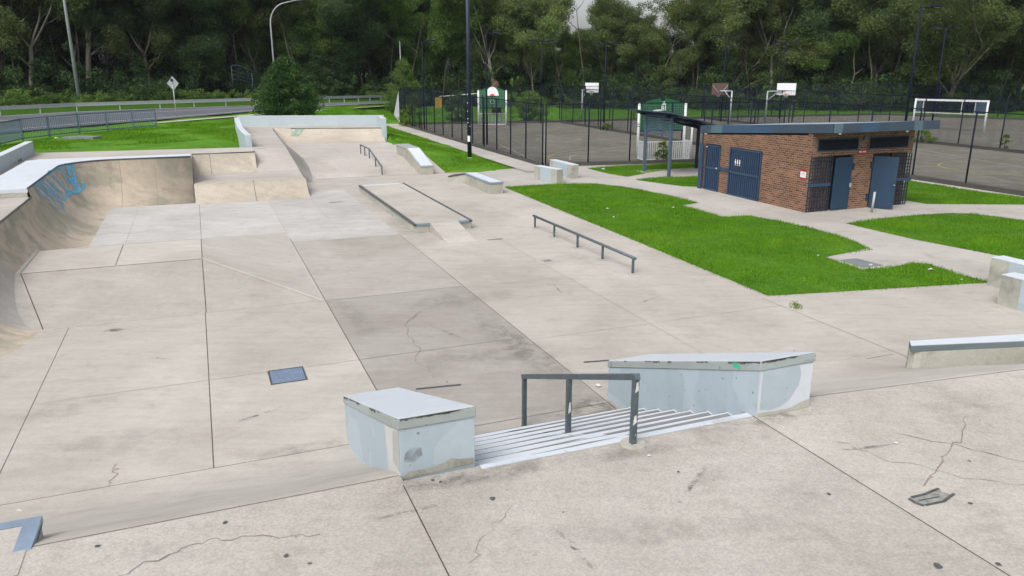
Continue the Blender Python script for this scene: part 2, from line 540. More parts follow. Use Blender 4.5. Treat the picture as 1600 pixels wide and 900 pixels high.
M['ground'] = grassmat('grass_ground', (0.060, 0.165, 0.012), (0.10, 0.235, 0.018), (0.15, 0.24, 0.03))
M['lawn'] = grassmat('lawn_turf', (0.05, 0.145, 0.010), (0.088, 0.205, 0.014), (0.13, 0.22, 0.022), 0.7)


def blademat():
    N = NT('grass_blade')
    p = N.pos()
    c = N.mix(N.rng(N.noise(p, 0.5, 4, 0.6, 0.5), 0.32, 0.68), (0.085, 0.215, 0.012), (0.155, 0.315, 0.018))
    c = N.mix(N.rng(N.noise(p, 0.22, 3), 0.55, 0.72, 0, 0.6), c, (0.19, 0.31, 0.03))
    c = N.mix(N.rng(N.noise(p, 1.6, 5, 0.7, 0.6), 0.60, 0.74, 0, 0.75), c, (0.17, 0.16, 0.045))
    c = N.scale(c, N.attr('tone'))
    d = N.n('ShaderNodeBsdfDiffuse'); N.l(c, d.inputs[0])
    t = N.n('ShaderNodeBsdfTranslucent'); N.l(c, t.inputs[0])
    m = N.n('ShaderNodeMixShader'); m.inputs[0].default_value = 0.35
    N.l(d.outputs[0], m.inputs[1]); N.l(t.outputs[0], m.inputs[2]); N.l(m.outputs[0], N.out.inputs[0])
    return N.mat


M['blade'] = blademat()
M['leaf_gum'] = leafmat('gum_leaf', (0.066, 0.098, 0.042), (0.13, 0.172, 0.066), (0.22, 0.27, 0.085))
M['leaf_dark'] = leafmat('dark_leaf', (0.052, 0.092, 0.048), (0.092, 0.15, 0.066), (0.15, 0.215, 0.08))
M['leaf_bright'] = leafmat('bright_leaf', (0.062, 0.115, 0.034), (0.115, 0.19, 0.05), (0.19, 0.28, 0.07))
M['leaf_small'] = leafmat('dense_tree_leaf', (0.024, 0.054, 0.020), (0.050, 0.105, 0.034), (0.11, 0.19, 0.06))
M['leaf_under'] = leafmat('undergrowth_leaf', (0.030, 0.055, 0.026), (0.058, 0.10, 0.042), (0.12, 0.18, 0.06))
M['weed'] = leafmat('weed_leaf', (0.09, 0.16, 0.02), (0.15, 0.25, 0.03), (0.26, 0.31, 0.04))


def barkmat(name, a, b):
    N = NT(name)
    p = N.pos((1, 1, 0.25))
    c = N.mix(N.rng(N.noise(p, 1.8, 5, 0.7, 0.8), 0.38, 0.62), a, b)
    c = N.scale(c, N.rng(N.noise(N.pos(), 12, 4), 0.25, 0.75, 0.8, 1.15))
    return N.bsdf(c, 0.9, 0, 0.15)


M['bark_pale'] = barkmat('pale_gum_bark', (0.235, 0.215, 0.18), (0.11, 0.098, 0.08))
M['bark_grey'] = barkmat('grey_bark', (0.13, 0.115, 0.095), (0.065, 0.055, 0.045))
M['bark_dark'] = barkmat('dark_bark', (0.06, 0.048, 0.038), (0.028, 0.022, 0.018))

# ------------------------------------------------------------------ ground
def grid_axis(parts):
    out = []
    for a, b, st in parts:
        x = a
        while x < b - 1e-6:
            out.append(x); x += st
    out.append(parts[-1][1])
    return out


def make_ground():
    xs = grid_axis([(-500, -120, 60), (-120, -60, 5), (-60, 20, 0.6), (20, 60, 2), (60, 120, 6), (120, 500, 60)])
    ys = grid_axis([(-60, 18, 4), (18, 62, 0.6), (62, 120, 1.5), (120, 180, 6), (180, 900, 80)])
    V = []
    for y in ys:
        for x in xs:
            z = zt(x, y)
            if 40 < y < 110 and -60 < x < 0: z += 0.05 * sin(x * 0.9) * sin(y * 0.7)
            V.append((x, y, z))
    n = len(xs)
    F = [(j * n + i, j * n + i + 1, (j + 1) * n + i + 1, (j + 1) * n + i) for j in range(len(ys) - 1) for i in range(n - 1)]
    b = MB()
    def yfar(px):
        for (a, ya), (c, yc) in zip(far_px[:-1], far_px[1:]):
            if a <= px <= c: return ya + (yc - ya) * (px - a) / (c - a)
        return 0
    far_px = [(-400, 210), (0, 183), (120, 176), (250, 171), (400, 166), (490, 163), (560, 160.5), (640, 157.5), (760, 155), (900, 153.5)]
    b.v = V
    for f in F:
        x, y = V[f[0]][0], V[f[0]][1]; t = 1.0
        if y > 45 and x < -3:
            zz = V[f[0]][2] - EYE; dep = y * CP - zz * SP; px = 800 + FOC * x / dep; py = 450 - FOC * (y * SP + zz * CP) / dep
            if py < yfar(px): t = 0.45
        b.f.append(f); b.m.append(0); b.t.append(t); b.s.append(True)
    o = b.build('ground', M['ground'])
    tag(o, kind='structure')


make_ground()


def poly_px(pts, z): return [at(x, y, z) for x, y in pts]


def sheet(name, polys, mat, z=None, th=0.0):
    b = MB()
    for p in polys:
        a = sum(p[i][0] * p[(i + 1) % len(p)][1] - p[(i + 1) % len(p)][0] * p[i][1] for i in range(len(p)))
        b.face(p if a > 0 else p[::-1])
    o = b.build(name, mat)
    return tag(o, kind='structure')


# lawns, courts and paths to the right of the park -----------------------------------------------
A0 = (-11.1, 77.8); A1 = (1.75, 44.4); BE = (16.9, 47.9); CE = (27.5, 22.9)
DIV0 = (4.9, 81.3)
ME = (40.0, 34.5); M0 = (21.0, 87.0)
path_poly = [P(39.9, 12.0, -0.004), P(9.0, 12.88, -0.004), P(9.0, 40, -0.004), P(40, 60, -0.004), (CE[0], CE[1], -0.004), (BE[0], BE[1], -0.004), (A1[0], A1[1], -0.004)]
fa = lerp((*A1, 0), (*A0, 0), 0.0)
# the strip of path that follows the court fence to its far corner
dA = ((A0[0] - A1[0]), (A0[1] - A1[1])); LA = sqrt(dA[0] ** 2 + dA[1] ** 2); dA = (dA[0] / LA, dA[1] / LA); nA = (dA[1], -dA[0])
path2 = MB()
prev = None
for i in range(19):
    t = -2.0 + i * (LA + 3.0) / 18
    q = (A1[0] + dA[0] * t, A1[1] + dA[1] * t)
    a = (q[0] - nA[0] * 0.05, q[1] - nA[1] * 0.05); c = (q[0] - nA[0] * 1.75, q[1] - nA[1] * 1.75)
    a = (*a, max(0.0, zt(*a)) + 0.03); c = (*c, max(0.0, zt(*c)) + 0.03)
    if prev: path2.face([prev[1], c, a, prev[0]][::-1] if False else [prev[0], prev[1], c, a])
    prev = (a, c)
tag(path2.build('path', M['path']), kind='structure')
sheet('footpath', [path_poly], M['path'])
court_poly = [(*A0, 0.004), (*A1, 0.004), (*BE, 0.004), (*CE, 0.004), (60, 10, 0.004), (75, 70, 0.004), (44, 94, 0.004), (24, 88.5, 0.004), (*DIV0, 0.004)]
sheet('court_surface', [court_poly], M['court'])

L1 = [(790, 293), (836, 289), (880, 287.5), (930, 287), (970, 291), (1000, 296), (1040, 305), (1090, 317), (1064, 321), (1100, 331), (1130, 339), (1172, 337), (1215, 345),
      (1262, 355), (1310, 368), (1340, 379), (1361, 391), (1290, 402), (1320, 413), (1352, 420), (1385, 419), (1430, 411), (1450, 412), (1500, 429), (1546, 441), (1400, 450), (1200, 462), (1000, 379)]
L2 = [(1322, 349), (1400, 339), (1480, 333), (1520, 334), (1660, 352), (1660, 426), (1600, 409), (1555, 398), (1430, 374)]
L3 = [(1413, 284), (1422, 282.5), (1500, 295), (1600, 309), (1700, 325), (1700, 331), (1600, 319.5), (1450, 318.5), (1421, 314), (1408, 312)]
L4 = [(919, 263), (960, 259.5), (1000, 257.5), (1097, 253.5), (1097, 262), (1050, 264), (1007, 271), (980, 276), (950, 271)]
L5 = [(994, 281), (1040, 276.5), (1096, 276), (1095, 291.5), (1068, 291), (1030, 286)]
lawns = [poly_px(p, 0.004) for p in (L1, L2, L3, L4, L5)]
sheet('lawn', lawns, M['lawn'])


# the road beyond the grass -----------------------------------------------------------------------
near_px = [(-60, 217), (0, 210.5), (120, 199.5), (250, 189), (400, 175.5), (490, 168.5), (560, 165), (640, 161.5), (760, 158.5), (900, 156.5)]
far_px = [(-60, 187.5), (0, 183), (120, 176), (250, 171), (400, 166), (490, 163), (560, 160.5), (640, 157.5), (760, 155), (900, 153.5)]
rn = [gt(x, y, 0.10) for x, y in near_px]
rf = [gt(x, y, 0.10) for x, y in far_px]
rb = MB()
for i in range(len(rn) - 1):
    for k in range(4):
        t0, t1 = k / 4, (k + 1) / 4
        a0, a1, b0, b1 = lerp(rn[i], rf[i], t0), lerp(rn[i], rf[i], t1), lerp(rn[i + 1], rf[i + 1], t0), lerp(rn[i + 1], rf[i + 1], t1)
        rb.face([(*p[:2], zt(*p[:2]) + 0.10) for p in (a0, b0, b1, a1)])
for t, w in ((0.10, 0.16), (0.62, 0.14), (0.95, 0.14)):
    pts = []
    for i in range(len(rn)):
        p = lerp(rn[i], rf[i], t)
        pts.append((p[0], p[1], zt(*p[:2]) + 0.125))
    rb.strip(pts, w, 1)
tag(rb.build('road', [M['road'], M['roadline']]), kind='structure')
fp = MB()
fpts = [gt(x, y, 0.06) for x, y in ((245, 193), (300, 188.5), (360, 183.5), (400, 180), (500, 173), (560, 169), (622, 165))]
fp.strip(fpts, 1.0)
tag(fp.build('roadside_path', M['path']), kind='structure')

# ------------------------------------------------------------------ the skate plaza
pz = MB()
us = [10.7, 14.15, 18.4, 22.1, 25.4, 30.5, 36.2, 40.1]
vs = [-9.0, -3.75, -0.3, 2.45, 6.0, 8.9, 12.9]
TONE = {}
for i in range(7):
    for j in range(6):
        t = 1.0 + random.uniform(-0.025, 0.025)
        if j == 3: t = [0.77, 0.75, 0.86, 0.88, 1.0, 0.98, 0.97][i]
        if j in (1, 2) and i >= 4: t *= 1.06
        if j == 4 and i < 4: t *= 0.97
        TONE[(i, j)] = t
for i in range(7):
    for j in range(6):
        pz.face([P(us[i], vs[j]), P(us[i], vs[j + 1]), P(us[i + 1], vs[j + 1]), P(us[i + 1], vs[j])][::1], 4 if (i in (4, 5) and j in (1, 2, 3)) else 0, TONE[(i, j)])
# wing of floor that runs out to the right, past the end of the big lawn
r0, r1 = at(1200, 462), at(1546, 440.5)
r0 = P(14.72, 12.6)
pz.face([P(8.3, 12.6, -.002), P(8.3, 45, -.002), P(13.6, 45, -.002), (*r1[:2], -.002), (*r0[:2], -.002)], 0, 0.97)
pz.face([P(8.3, 11.2, -.003), P(8.3, 12.9, -.003), P(10.72, 12.9, -.003), P(10.72, 11.2, -.003)], 0, 0.97)
pz.face([P(9.9, 2.3), P(9.9, 6.2), P(10.7, 6.2), P(10.7, 2.3)], 0, 0.86)
for v, w, m, u0, u1 in ((-3.1, .014, 1, 11.0, 18.4), (-0.3, .022, 1, 10.7, 18.5), (-0.3, .016, 1, 27.3, 34.5), (2.45, .026, 1, 10.7, 26.0), (2.45, .014, 2, 26, 34), (6.0, .02, 1, 10.0, 25.3), (8.9, .014, 2, 10.7, 26), (12.75, .012, 2, 14.6, 33), (12.52, .014, 1, 10.3, 14.6), (4.2, .012, 2, 26, 34), (-2.6, .012, 2, 27.5, 34)):
    pz.strip([P(u0, v, .004), P(u1, v, .004)], w * .62, m)
for u, w, m, v0, v1 in ((10.70, .020, 1, -9, 1.7), (10.58, .016, 1, 2.4, 6.1), (10.5, .014, 1, 6.9, 12.4), (14.15, .014, 2, -2.9, 2.45), (14.15, .016, 1, 2.45, 6.0), (13.95, .012, 2, 6.0, 12.6), (18.45, .014, 2, -3.4, 2.4), (18.4, .018, 1, 2.45, 6.0), (18.2, .012, 2, 6.0, 9), (22.1, .012, 2, 2.45, 6.0), (25.4, .014, 2, 2.5, 6.0), (30.5, .012, 2, 2.45, 6.4), (34.2, .014, 2, 4.3, 6.5), (36.1, .016, 2, 8.7, 11.8)):
    pz.strip([P(u, v0, .0045), P(u, v1, .0045)], w * .62, m)


def stain(b, c, rx, ry, rot, m, strength=1.0, z=0.006, n=18):
    ca, sa = cos(rot), sin(rot)
    ph = [random.uniform(.75, 1.2) for _ in range(n)]
    def pt(k, f): a = 2 * pi * k / n; x, y = rx * f * ph[k % n] * cos(a), ry * f * ph[k % n] * sin(a); return (c[0] + x * ca - y * sa, c[1] + x * sa + y * ca, c[2] + z)
    R_ = (0.001, .3, .5, .68, .84, 1.0); T_ = (1, .85, .6, .35, .14)
    for i in range(5):
        for k in range(n):
            b.face([pt(k, R_[i]), pt(k, R_[i + 1]), pt(k + 1, R_[i + 1]), pt(k + 1, R_[i])], m, strength * T_[i])


def crack(pts, w, b, m=3, z=0.005, jit=0.05, n=5):
    out = []
    for a, c in zip(pts[:-1], pts[1:]):
        for k in range(n):
            q = lerp(a, c, k / n)
            out.append((q[0] + random.uniform(-jit, jit), q[1] + random.uniform(-jit, jit), q[2]))
    out.append(pts[-1])
    for i in range(len(out) - 1):
        b.strip(out[i:i + 2], w * random.uniform(0.25, 0.95), m, z)


crack([at(*q) for q in ((655, 487), (638, 502), (634, 522), (655, 545), (652, 565), (668, 577), (682, 590))], .022, pz, 3)
crack([at(*q) for q in ((640, 502), (660, 485))], .016, pz, 3)
crack([at(*q) for q in ((183, 725), (180, 738), (168, 760))], .014, pz, 3)
for x, y, rx, ry, rot, st_ in ((640, 350, 3.2, .9, pi / 2 + TH, .55), (600, 318, 2.4, .8, pi / 2 + TH, .45), (935, 640, .8, .35, TH, .9), (905, 632, .7, .3, TH, .6), (780, 520, 2.0, .5, pi / 2 + TH, .45), (840, 560, 2.2, .5, pi / 2 + TH, .5),
                              (700, 470, 1.6, .6, TH, .4), (560, 500, 1.8, .35, pi / 2 + TH, .3), (740, 560, 1.8, .7, TH, .35), (180, 690, 1.6, .6, .3, .3), (90, 640, 1.4, .5, .4, .3), (310, 425, 1.8, .4, TH, .45), (120, 432, 1.6, .35, TH, .4), (900, 400, 2.2, .5, pi / 2 + TH, .3), (480, 700, .9, .3, TH, .5), (730, 355, .8, .25, pi / 2 + TH, .5)):
    stain(pz, at(x, y), rx, ry, rot, 5, st_ * .52)
c = at(178, 516); stain(pz, c, .28, .16, TH, 5, .7)
for x, y, L_ in ((400, 650, .5), (700, 520, .7), (1010, 470, .6), (250, 560, .4), (870, 450, .6)):
    stain(pz, at(x, y), L_, .05, random.uniform(0, 3), 6, .6, .0065, 10)
tag(pz.build('plaza_floor', [M['plaza'], M['joint'], M['jointpale'], M['crack'], M['plazawhite'], M['grime'], M['rubber']]), kind='structure')

# the upper deck the camera hovers over, and the bank that runs down from it
ZU = 1.3
BANK = [(7.25, 1.30), (7.32, 1.288), (7.45, 1.24), (7.69, 1.13), (8.09, 0.94), (8.55, 0.73), (9.05, 0.48), (9.48, 0.29), (10.0, 0.11), (10.34, 0.035), (10.72, 0.002)]
dk = MB()
def crest(v): return 7.25 - .11 * min(7, max(0, v - 7))
HL = (1.61, 2.48); HR = (6.06, 6.92)
for a, b_, t in ((-16, -1.8, 0.98), (-1.8, 1.62, 1.03), (1.62, 6.06, 0.97), (6.06, 22, 1.05)):
    uf = 7.14 if a == 1.62 else 7.25
    if b_ == 22: dk.face([P(-9, a, ZU), P(-9, b_, ZU), P(crest(22), 22, ZU), P(crest(14), 14, ZU), P(7.25, 7, ZU), P(7.25, a, ZU)], 0, t)
    else: dk.face([P(-9, a, ZU), P(-9, b_, ZU), P(uf, b_, ZU), P(uf, a, ZU)], 0, t)
for v, w in ((1.60, .013), (6.07, .012)):
    dk.strip([P(-4, v, ZU + .004), P(7.05, v, ZU + .004)], w, 1)
dk.strip([P(-4, -1.8, ZU + .004), P(6.75, -1.8, ZU + .004)], .03, 1)
crack([at(x, y, ZU) for x, y in ((185, 905), (230, 880), (300, 850), (350, 843), (420, 839), (500, 835))], .016, dk, 3, .005, .04)
crack([at(x, y, ZU) for x, y in ((1510, 650), (1500, 690), (1478, 712), (1462, 740), (1440, 760))], .018, dk, 3, .005, .05)
crack([at(x, y, ZU) for x, y in ((1400, 677), (1500, 698), (1600, 722), (1700, 745))], .014, dk, 3, .005, .03)
crack([at(x, y, ZU) for x, y in ((1310, 690), (1400, 722), (1500, 745), (1640, 760))], .009, dk, 3, .005, .05)
crack([at(x, y, ZU) for x, y in ((740, 880), (765, 830), (800, 790))], .006, dk, 3, .005, .05)
# scorched patch where something burned on the deck
sc_ = [(1419, 778), (1424, 783), (1440, 791), (1446, 789), (1472, 784), (1490, 773), (1493, 770), (1484, 772), (1472, 769), (1466, 763), (1452, 770), (1436, 775), (1426, 777)]
dk.face([at(x, y, ZU + .004) for x, y in sc_][::-1], 5)
dk.strip([at(x, y, ZU + .007) for x, y in ((1420, 779), (1432, 786), (1444, 790))], .035, 4)
dk.strip([at(x, y, ZU + .007) for x, y in ((1446, 789), (1475, 783), (1491, 771))], .03, 4)
dk.strip([at(x, y, ZU + .007) for x, y in ((1424, 777), (1445, 772), (1467, 763))], .035, 4)
dk.strip([at(x, y, ZU + .007) for x, y in ((1436, 782), (1468, 776))], .02, 4)
for x, y, r in ((770, 779, .055), (1515, 720, .03), (688, 753, .035), (676, 750, .04), (1466, 884, .07), (447, 868, .05), (1560, 881, .05), (484, 880, .03), (1516, 786, .04), (1295, 772, .04), (1060, 737, .03), (880, 800, .02), (352, 816, .05), (153, 853, .045)):
    c = at(x, y, ZU + .005); r *= .62
    dk.face([(c[0] + r * random.uniform(.6, 1.2) * cos(k * pi / 4), c[1] + r * random.uniform(.6, 1.2) * sin(k * pi / 4), c[2]) for k in range(8)], 4)
for x, y, rx, ry, rot, st_ in ((690, 752, .85, .22, TH, .75), (800, 735, .8, .2, TH, .6), (990, 705, .7, .25, TH, .6), (1215, 652, .75, .2, TH, .8), (1120, 665, .6, .2, TH, .5), (560, 790, .9, .25, TH, .35), (300, 850, 1.0, .3, .2, .3), (1250, 780, .9, .4, .6, .35), (1500, 640, 1.2, .4, .5, .3), (1010, 830, .8, .4, .2, .25), (150, 880, .6, .2, .3, .4)):
    stain(dk, at(x, y, ZU), rx, ry, rot, 6, st_ * (.55 if y < 770 else .2))
for x, y, L_, ro in ((640, 800, .5, .4), (1080, 760, .6, 1.0), (1350, 700, .5, .2), (900, 860, .5, 2.0)):
    stain(dk, at(x, y, ZU), L_, .04, ro, 7, .55, .0065, 10)
tag(dk.build('upper_deck', [M['deck'], M['joint'], M['jointpale'], M['crack'], M['char'], M['chargrey'], M['grime'], M['rubber']]), kind='structure')

bk = MB()
def bank_shift(v): return 0.0 if v < 11.5 else -1.0 * min(v - 11.5, 2.6)
def bank_strip(va, vb, n, tone):
    for k in range(n):
        a, c = va + (vb - va) * k / n, va + (vb - va) * (k + 1) / n
        for (u0, z0), (u1, z1) in zip(BANK[:-1], BANK[1:]):
            def pt(u, z, v):
                f = (u - 7.25) / (10.72 - 7.25)
                return P(u + bank_shift(v) * f + (crest(v) - 7.25) * (1 - f), v, z)
            bk.face([pt(u0, z0, a), pt(u0, z0, c), pt(u1, z1, c), pt(u1, z1, a)], 0, tone, True)
bank_strip(-16, -3.0, 3, 1.02); bank_strip(-3.0, HL[0] + .02, 2, 1.04); bank_strip(HR[1] - .02, 11.5, 8, 1.07); bank_strip(11.5, 22, 12, 1.07)
for v in (-3.0,):
    bk.strip([P(u, v, z + .005) for u, z in BANK[2:]], .02, 1)
for va, vb in ((-16, -1.8), (-1.8, HL[0]), (HR[1], 7), (7, 14)):
    bk.strip([P(crest(va) + .012, va, ZU + .004), P(crest(vb) + .012, vb, ZU + .004)], .008, 1)
tag(bk.build('bank', [M['plaza'], M['joint']]), kind='structure')
for o in (bpy.data.objects['bank'],):
    w = o.modifiers.new('weld', 'WELD'); w.merge_threshold = 0.0005


# ------------------------------------------------------------------ stairs, hubbas, handrail
st = thing('staircase', P(8.5, 4.27, 0), 'seven worn white painted concrete steps between the two pale blue sloping ledges', 'stairs')
for k in range(1, 8):
    b = MB()
    u0, u1, z1 = 7.15 + .405 * (k - 1), 7.15 + .405 * k, ZU - .1625 * k
    b.slab([(u0 - (.0 if k == 1 else .0), -.1), (u1, -.1), (u1, z1 - .012), (u1 - .008, z1), (u0, z1)], HL[1] - .03, HR[0] + .03, 0)
    # dark grime at the tread's right end, with shade between the nosings painted in
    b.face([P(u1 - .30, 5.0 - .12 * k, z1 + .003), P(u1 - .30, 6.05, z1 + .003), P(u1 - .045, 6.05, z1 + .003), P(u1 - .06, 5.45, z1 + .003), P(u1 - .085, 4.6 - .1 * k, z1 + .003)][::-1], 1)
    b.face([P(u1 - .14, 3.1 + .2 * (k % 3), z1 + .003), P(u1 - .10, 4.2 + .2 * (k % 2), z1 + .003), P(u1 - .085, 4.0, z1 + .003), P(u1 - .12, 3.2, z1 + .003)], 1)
    b.face([P(u1 + .003, HL[1], z1 - .0), P(u1 + .003, HR[0], z1 - .0), P(u1 + .003, HR[0], z1 - .16), P(u1 + .003, HL[1], z1 - .16)][::-1], 1)
    b.build('step', [M['steptread'], M['riser_and_shade']], st)
b = MB()
b.ubox(7.13, 7.15, HL[1], HR[0], ZU - .18, ZU + .003, 0)
b.face([P(7.06, HL[1], ZU + .004), P(7.04, HR[0], ZU + .004), P(7.15, HR[0], ZU + .004), P(7.15, HL[1], ZU + .004)], 0)
b.build('top_nosing', M['steptread'], st)


def uvdir(du, dv): q = P(du, dv); return (q[0], q[1])


def hubba(v0, v1, un, uf, zn, zf, label, bend):
    r = thing('sloping_ledge', P((un + uf) / 2, (v0 + v1) / 2, 0), label, 'ledge')
    b = MB()
    cap = .125
    b.slab([(un + .015, ZU - .55), (7.4, .55), (8.5, .2), (uf - .015, -.15), (uf - .015, zf - cap), (un + .015, zn - cap)], v0 + .015, v1 - .015)
    b.build('body', M['blue'], r, 0.008)
    b = MB()
    b.slab([(un, zn - cap), (uf, zf - cap), (uf, zf - .012), (un, zn - .012)], v0, v1)
    # knocked and blackened edges of the cap
    sl = (zf - zn) / (uf - un)
    def chip(p0, dirn, zz, L_, h_, out):
        k = 7
        lo_e = [(p0[0] + dirn[0] * L_ * i / k + out[0], p0[1] + dirn[1] * L_ * i / k + out[1], zz(i / k) - h_ * random.uniform(.25, 1)) for i in range(k + 1)]
        hi_e = [(q[0], q[1], zz(i / k) + .0005) for i, q in enumerate(lo_e)]
        for i in range(k): b.face([lo_e[i], lo_e[i + 1], hi_e[i + 1], hi_e[i]], 1)
    rr = random.Random(int(v0 * 100))
    for v_, sgn in ((v0, -1), (v1, 1)):
        for _ in range(9):
            u_ = un + rr.random() ** 1.4 * (uf - un - .4); L_ = rr.uniform(.06, .38); h_ = rr.uniform(.012, .05)
            chip(P(u_, v_), uvdir(1, 0), lambda t, u_=u_, L_=L_: zn + sl * (u_ + L_ * t - un) - .006, L_, h_, vmul(uvdir(0, sgn) + (0,), .0035))
    for _ in range(7):
        v_ = v0 + rr.uniform(.02, .6) * (v1 - v0); L_ = rr.uniform(.05, .3); h_ = rr.uniform(.01, .035)
        chip(P(un, v_), uvdir(0, 1), lambda t: zn - .008, L_, h_, vmul(uvdir(-1, 0) + (0,), .0035))
    b.build('cap', [M['cap'], M['chip']], r, 0.007)
    b = MB()
    b.slab([(un + .012, zn - .0125), (uf - .012, zf - .0125), (uf - .012, zf), (un + .012, zn)], v0 + .012, v1 - .012)
    b.build('top_skin', M['bluetop'], r, 0.004)
    return r


hubba(HL[0], HL[1], 7.24, 10.92, 1.97, .72, 'short pale blue sloping concrete ledge at the left side of the white steps', 0)
hr_ = hubba(HR[0], HR[1], 6.98, 10.75, 2.06, .70, 'pale blue sloping concrete ledge with a green paint dot right of the white steps', 0)
b = MB()
c0 = P(7.42, HR[0] - .003, 1.86)
b.face([vadd(P(7.42 + .085 * cos(k * pi / 5) , HR[0] - .004, 1.84 + .035 * sin(k * pi / 5)), (0, 0, 0)) for k in range(10)], 0)
b.build('paint_tag', plain('green_spray_dot', (0.05, 0.42, 0.24), 0.6), hr_)
fu = 6.98 + .015
b = MB()
b.face([P(fu - .002, HR[0] + .02, ZU + .01), P(fu - .002, HR[1] - .02, ZU + .01), P(fu - .002, HR[1] - .02, 1.915), P(fu - .002, HR[0] + .02, 1.915)], 0)
pts_ = [(.06, 1.40), (.22, 1.37), (.40, 1.40), (.52, 1.47), (.58, 1.56), (.64, 1.64), (.66, 1.8), (.62, 1.91), (.06, 1.91)]
b.face([P(fu - .004, HR[0] + v, z) for v, z in pts_], 1)
pts_ = [(.03, ZU + .004), (.84, ZU + .004), (.84, ZU + .12), (.70, ZU + .10), (.55, ZU + .05), (.3, ZU + .045), (.03, ZU + .06)]
b.face([P(fu - .0055, HR[0] + v, z) for v, z in pts_], 2)
b.build('repainted_front', [M['bluetop'], M['blue'], M['ledge']], hr_)
hl_ = [o for o in bpy.data.objects if o.name == 'sloping_ledge'][0]
lu, lv = 7.255, HL[0] + .015
b = MB()
b.face([P(lu + .01, lv - .002, ZU - .02), P(lu + .62, lv - .002, 1.05), P(lu + .72, lv - .002, 1.57), P(lu + .01, lv - .002, 1.825)], 0)
b.face([P(lu + .02, lv - .004, ZU + .02), P(lu + .35, lv - .004, 1.30), P(lu + .30, lv - .004, 1.70), P(lu + .02, lv - .004, 1.81)], 1)
pts_ = [(.05, ZU + .16), (.16, ZU + .13), (.26, ZU + .2), (.25, ZU + .29), (.14, ZU + .31), (.07, ZU + .26)]
b.face([P(lu - .003, HL[0] + v, z) for v, z in pts_], 2, .4)
pts_ = [(.01, ZU - .05), (.84, ZU - .02), (.84, ZU + .05), (.66, ZU + .07), (.58, ZU + .10), (.5, ZU + .06), (.3, ZU + .03), (.1, ZU + .035)]
b.face([P(lu - .004, HL[0] + v, z) for v, z in pts_], 3)
b.build('repainted_side', [plain('cream_buff_paint', (0.50, 0.50, 0.485), .7, 0, .1, 2.0), plain('grey_buff_paint', (0.40, 0.405, 0.39), .7, 0, .15, 3.0), M['grime'], M['ledge']], hl_)
b = MB()                                       # dark steel coping strip let into the floor behind each ledge
for (x0, y0, x1, y1) in ((650, 608, 720, 601), (912, 566, 952, 563)):
    b.strip([at(x0, y0, .004), at(x1, y1, .004)], .06, 0, .004)
tag(b.build('floor_strip', M['steel']), kind='structure')

hr = thing('stair_handrail', P(8.6, 4.3, 0), 'square dark grey steel handrail standing on the white steps', 'handrail')
RV = 4.3
b = MB(); b.bar(P(6.93, RV, 2.15), P(10.27, RV, .865), .07, .07); b.build('top_rail', M['railsteel'], hr, 0.004)
for u, z0, z1 in ((6.97, ZU, 2.115), (8.66, .62, 1.47), (10.22, 0.0, .87)):
    b = MB(); b.bar(P(u, RV, z0 - .05), P(u, RV, z1), .065, .065); b.build('post', M['railsteel'], hr, 0.004)
for u_, z0, z1, x0, x1 in ((6.97, 1.95, 2.09, -.02, .025), (6.97, 1.55, 1.68, -.03, .02), (6.97, 1.40, 1.44, -.01, .015), (8.66, .95, 1.13, -.02, .02)):
    b = MB(); b.face([P(u_ - .036, RV + x0, z0), P(u_ - .036, RV + x1, z0 + .03), P(u_ - .036, RV + x1 - .01, z1), P(u_ - .036, RV + x0 + .012, z1 - .02)])
    b.build('torn_sticker', M['offwhite'], hr)
b = MB(); b.tube([P(6.97, RV, ZU - .02), P(6.97, RV, ZU + .008)], .15, 20); b.build('footing', M['ledge'], hr)

# ------------------------------------------------------------------ funbox: flat top with banks on three sides
fb = thing('funbox', P(22, -1, 0), 'low wide concrete hump with a flat top and sloping sides before the curved ramp', 'skate ramp')
b = MB()
FT = .5
A_, B_, C_, D_ = P(22.0, -.28, FT), P(24.6, -.28, FT), P(18.5, 2.38, -.004), P(27.2, 2.45, -.004)
e0, e1, e2, e3 = P(18.5, -9, -.004), P(22.0, -9, FT), P(24.6, -9, FT), P(27.2, -9, -.004)
l0, l1, l2, l3 = P(18.5, -3.6, -.004), P(22.0, -4.55, FT), P(24.6, -4.55, FT), P(27.2, -4.6, -.004)
g0 = P(18.5, -.28, -.004)
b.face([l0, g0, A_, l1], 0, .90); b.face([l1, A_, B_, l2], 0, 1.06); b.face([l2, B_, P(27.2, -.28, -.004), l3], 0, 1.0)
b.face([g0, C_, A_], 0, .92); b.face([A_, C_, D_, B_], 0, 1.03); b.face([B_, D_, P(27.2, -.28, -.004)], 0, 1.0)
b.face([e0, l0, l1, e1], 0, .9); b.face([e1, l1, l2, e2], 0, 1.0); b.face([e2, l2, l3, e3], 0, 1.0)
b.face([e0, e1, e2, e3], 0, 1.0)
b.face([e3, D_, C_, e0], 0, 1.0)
for s_, e_, w in ((A_, g0, .018), (A_, B_, .014), (l0, l1, .02), (l1, l2, .014), (P(22, -2.4, FT), P(24.6, -2.4, FT), .014)):
    b.strip([vadd(s_, (0, 0, .006)), vadd(e_, (0, 0, .006))], w, 1)
for s_, e_ in ((l1, A_), (A_, C_)):                       # pale worn lip along the crests
    b.strip([vadd(s_, (0, 0, .005)), vadd(e_, (0, 0, .005))], .10, 2, 0, 1.13)
b.build('body', [M['plaza'], M['joint'], M['plaza']], fb)


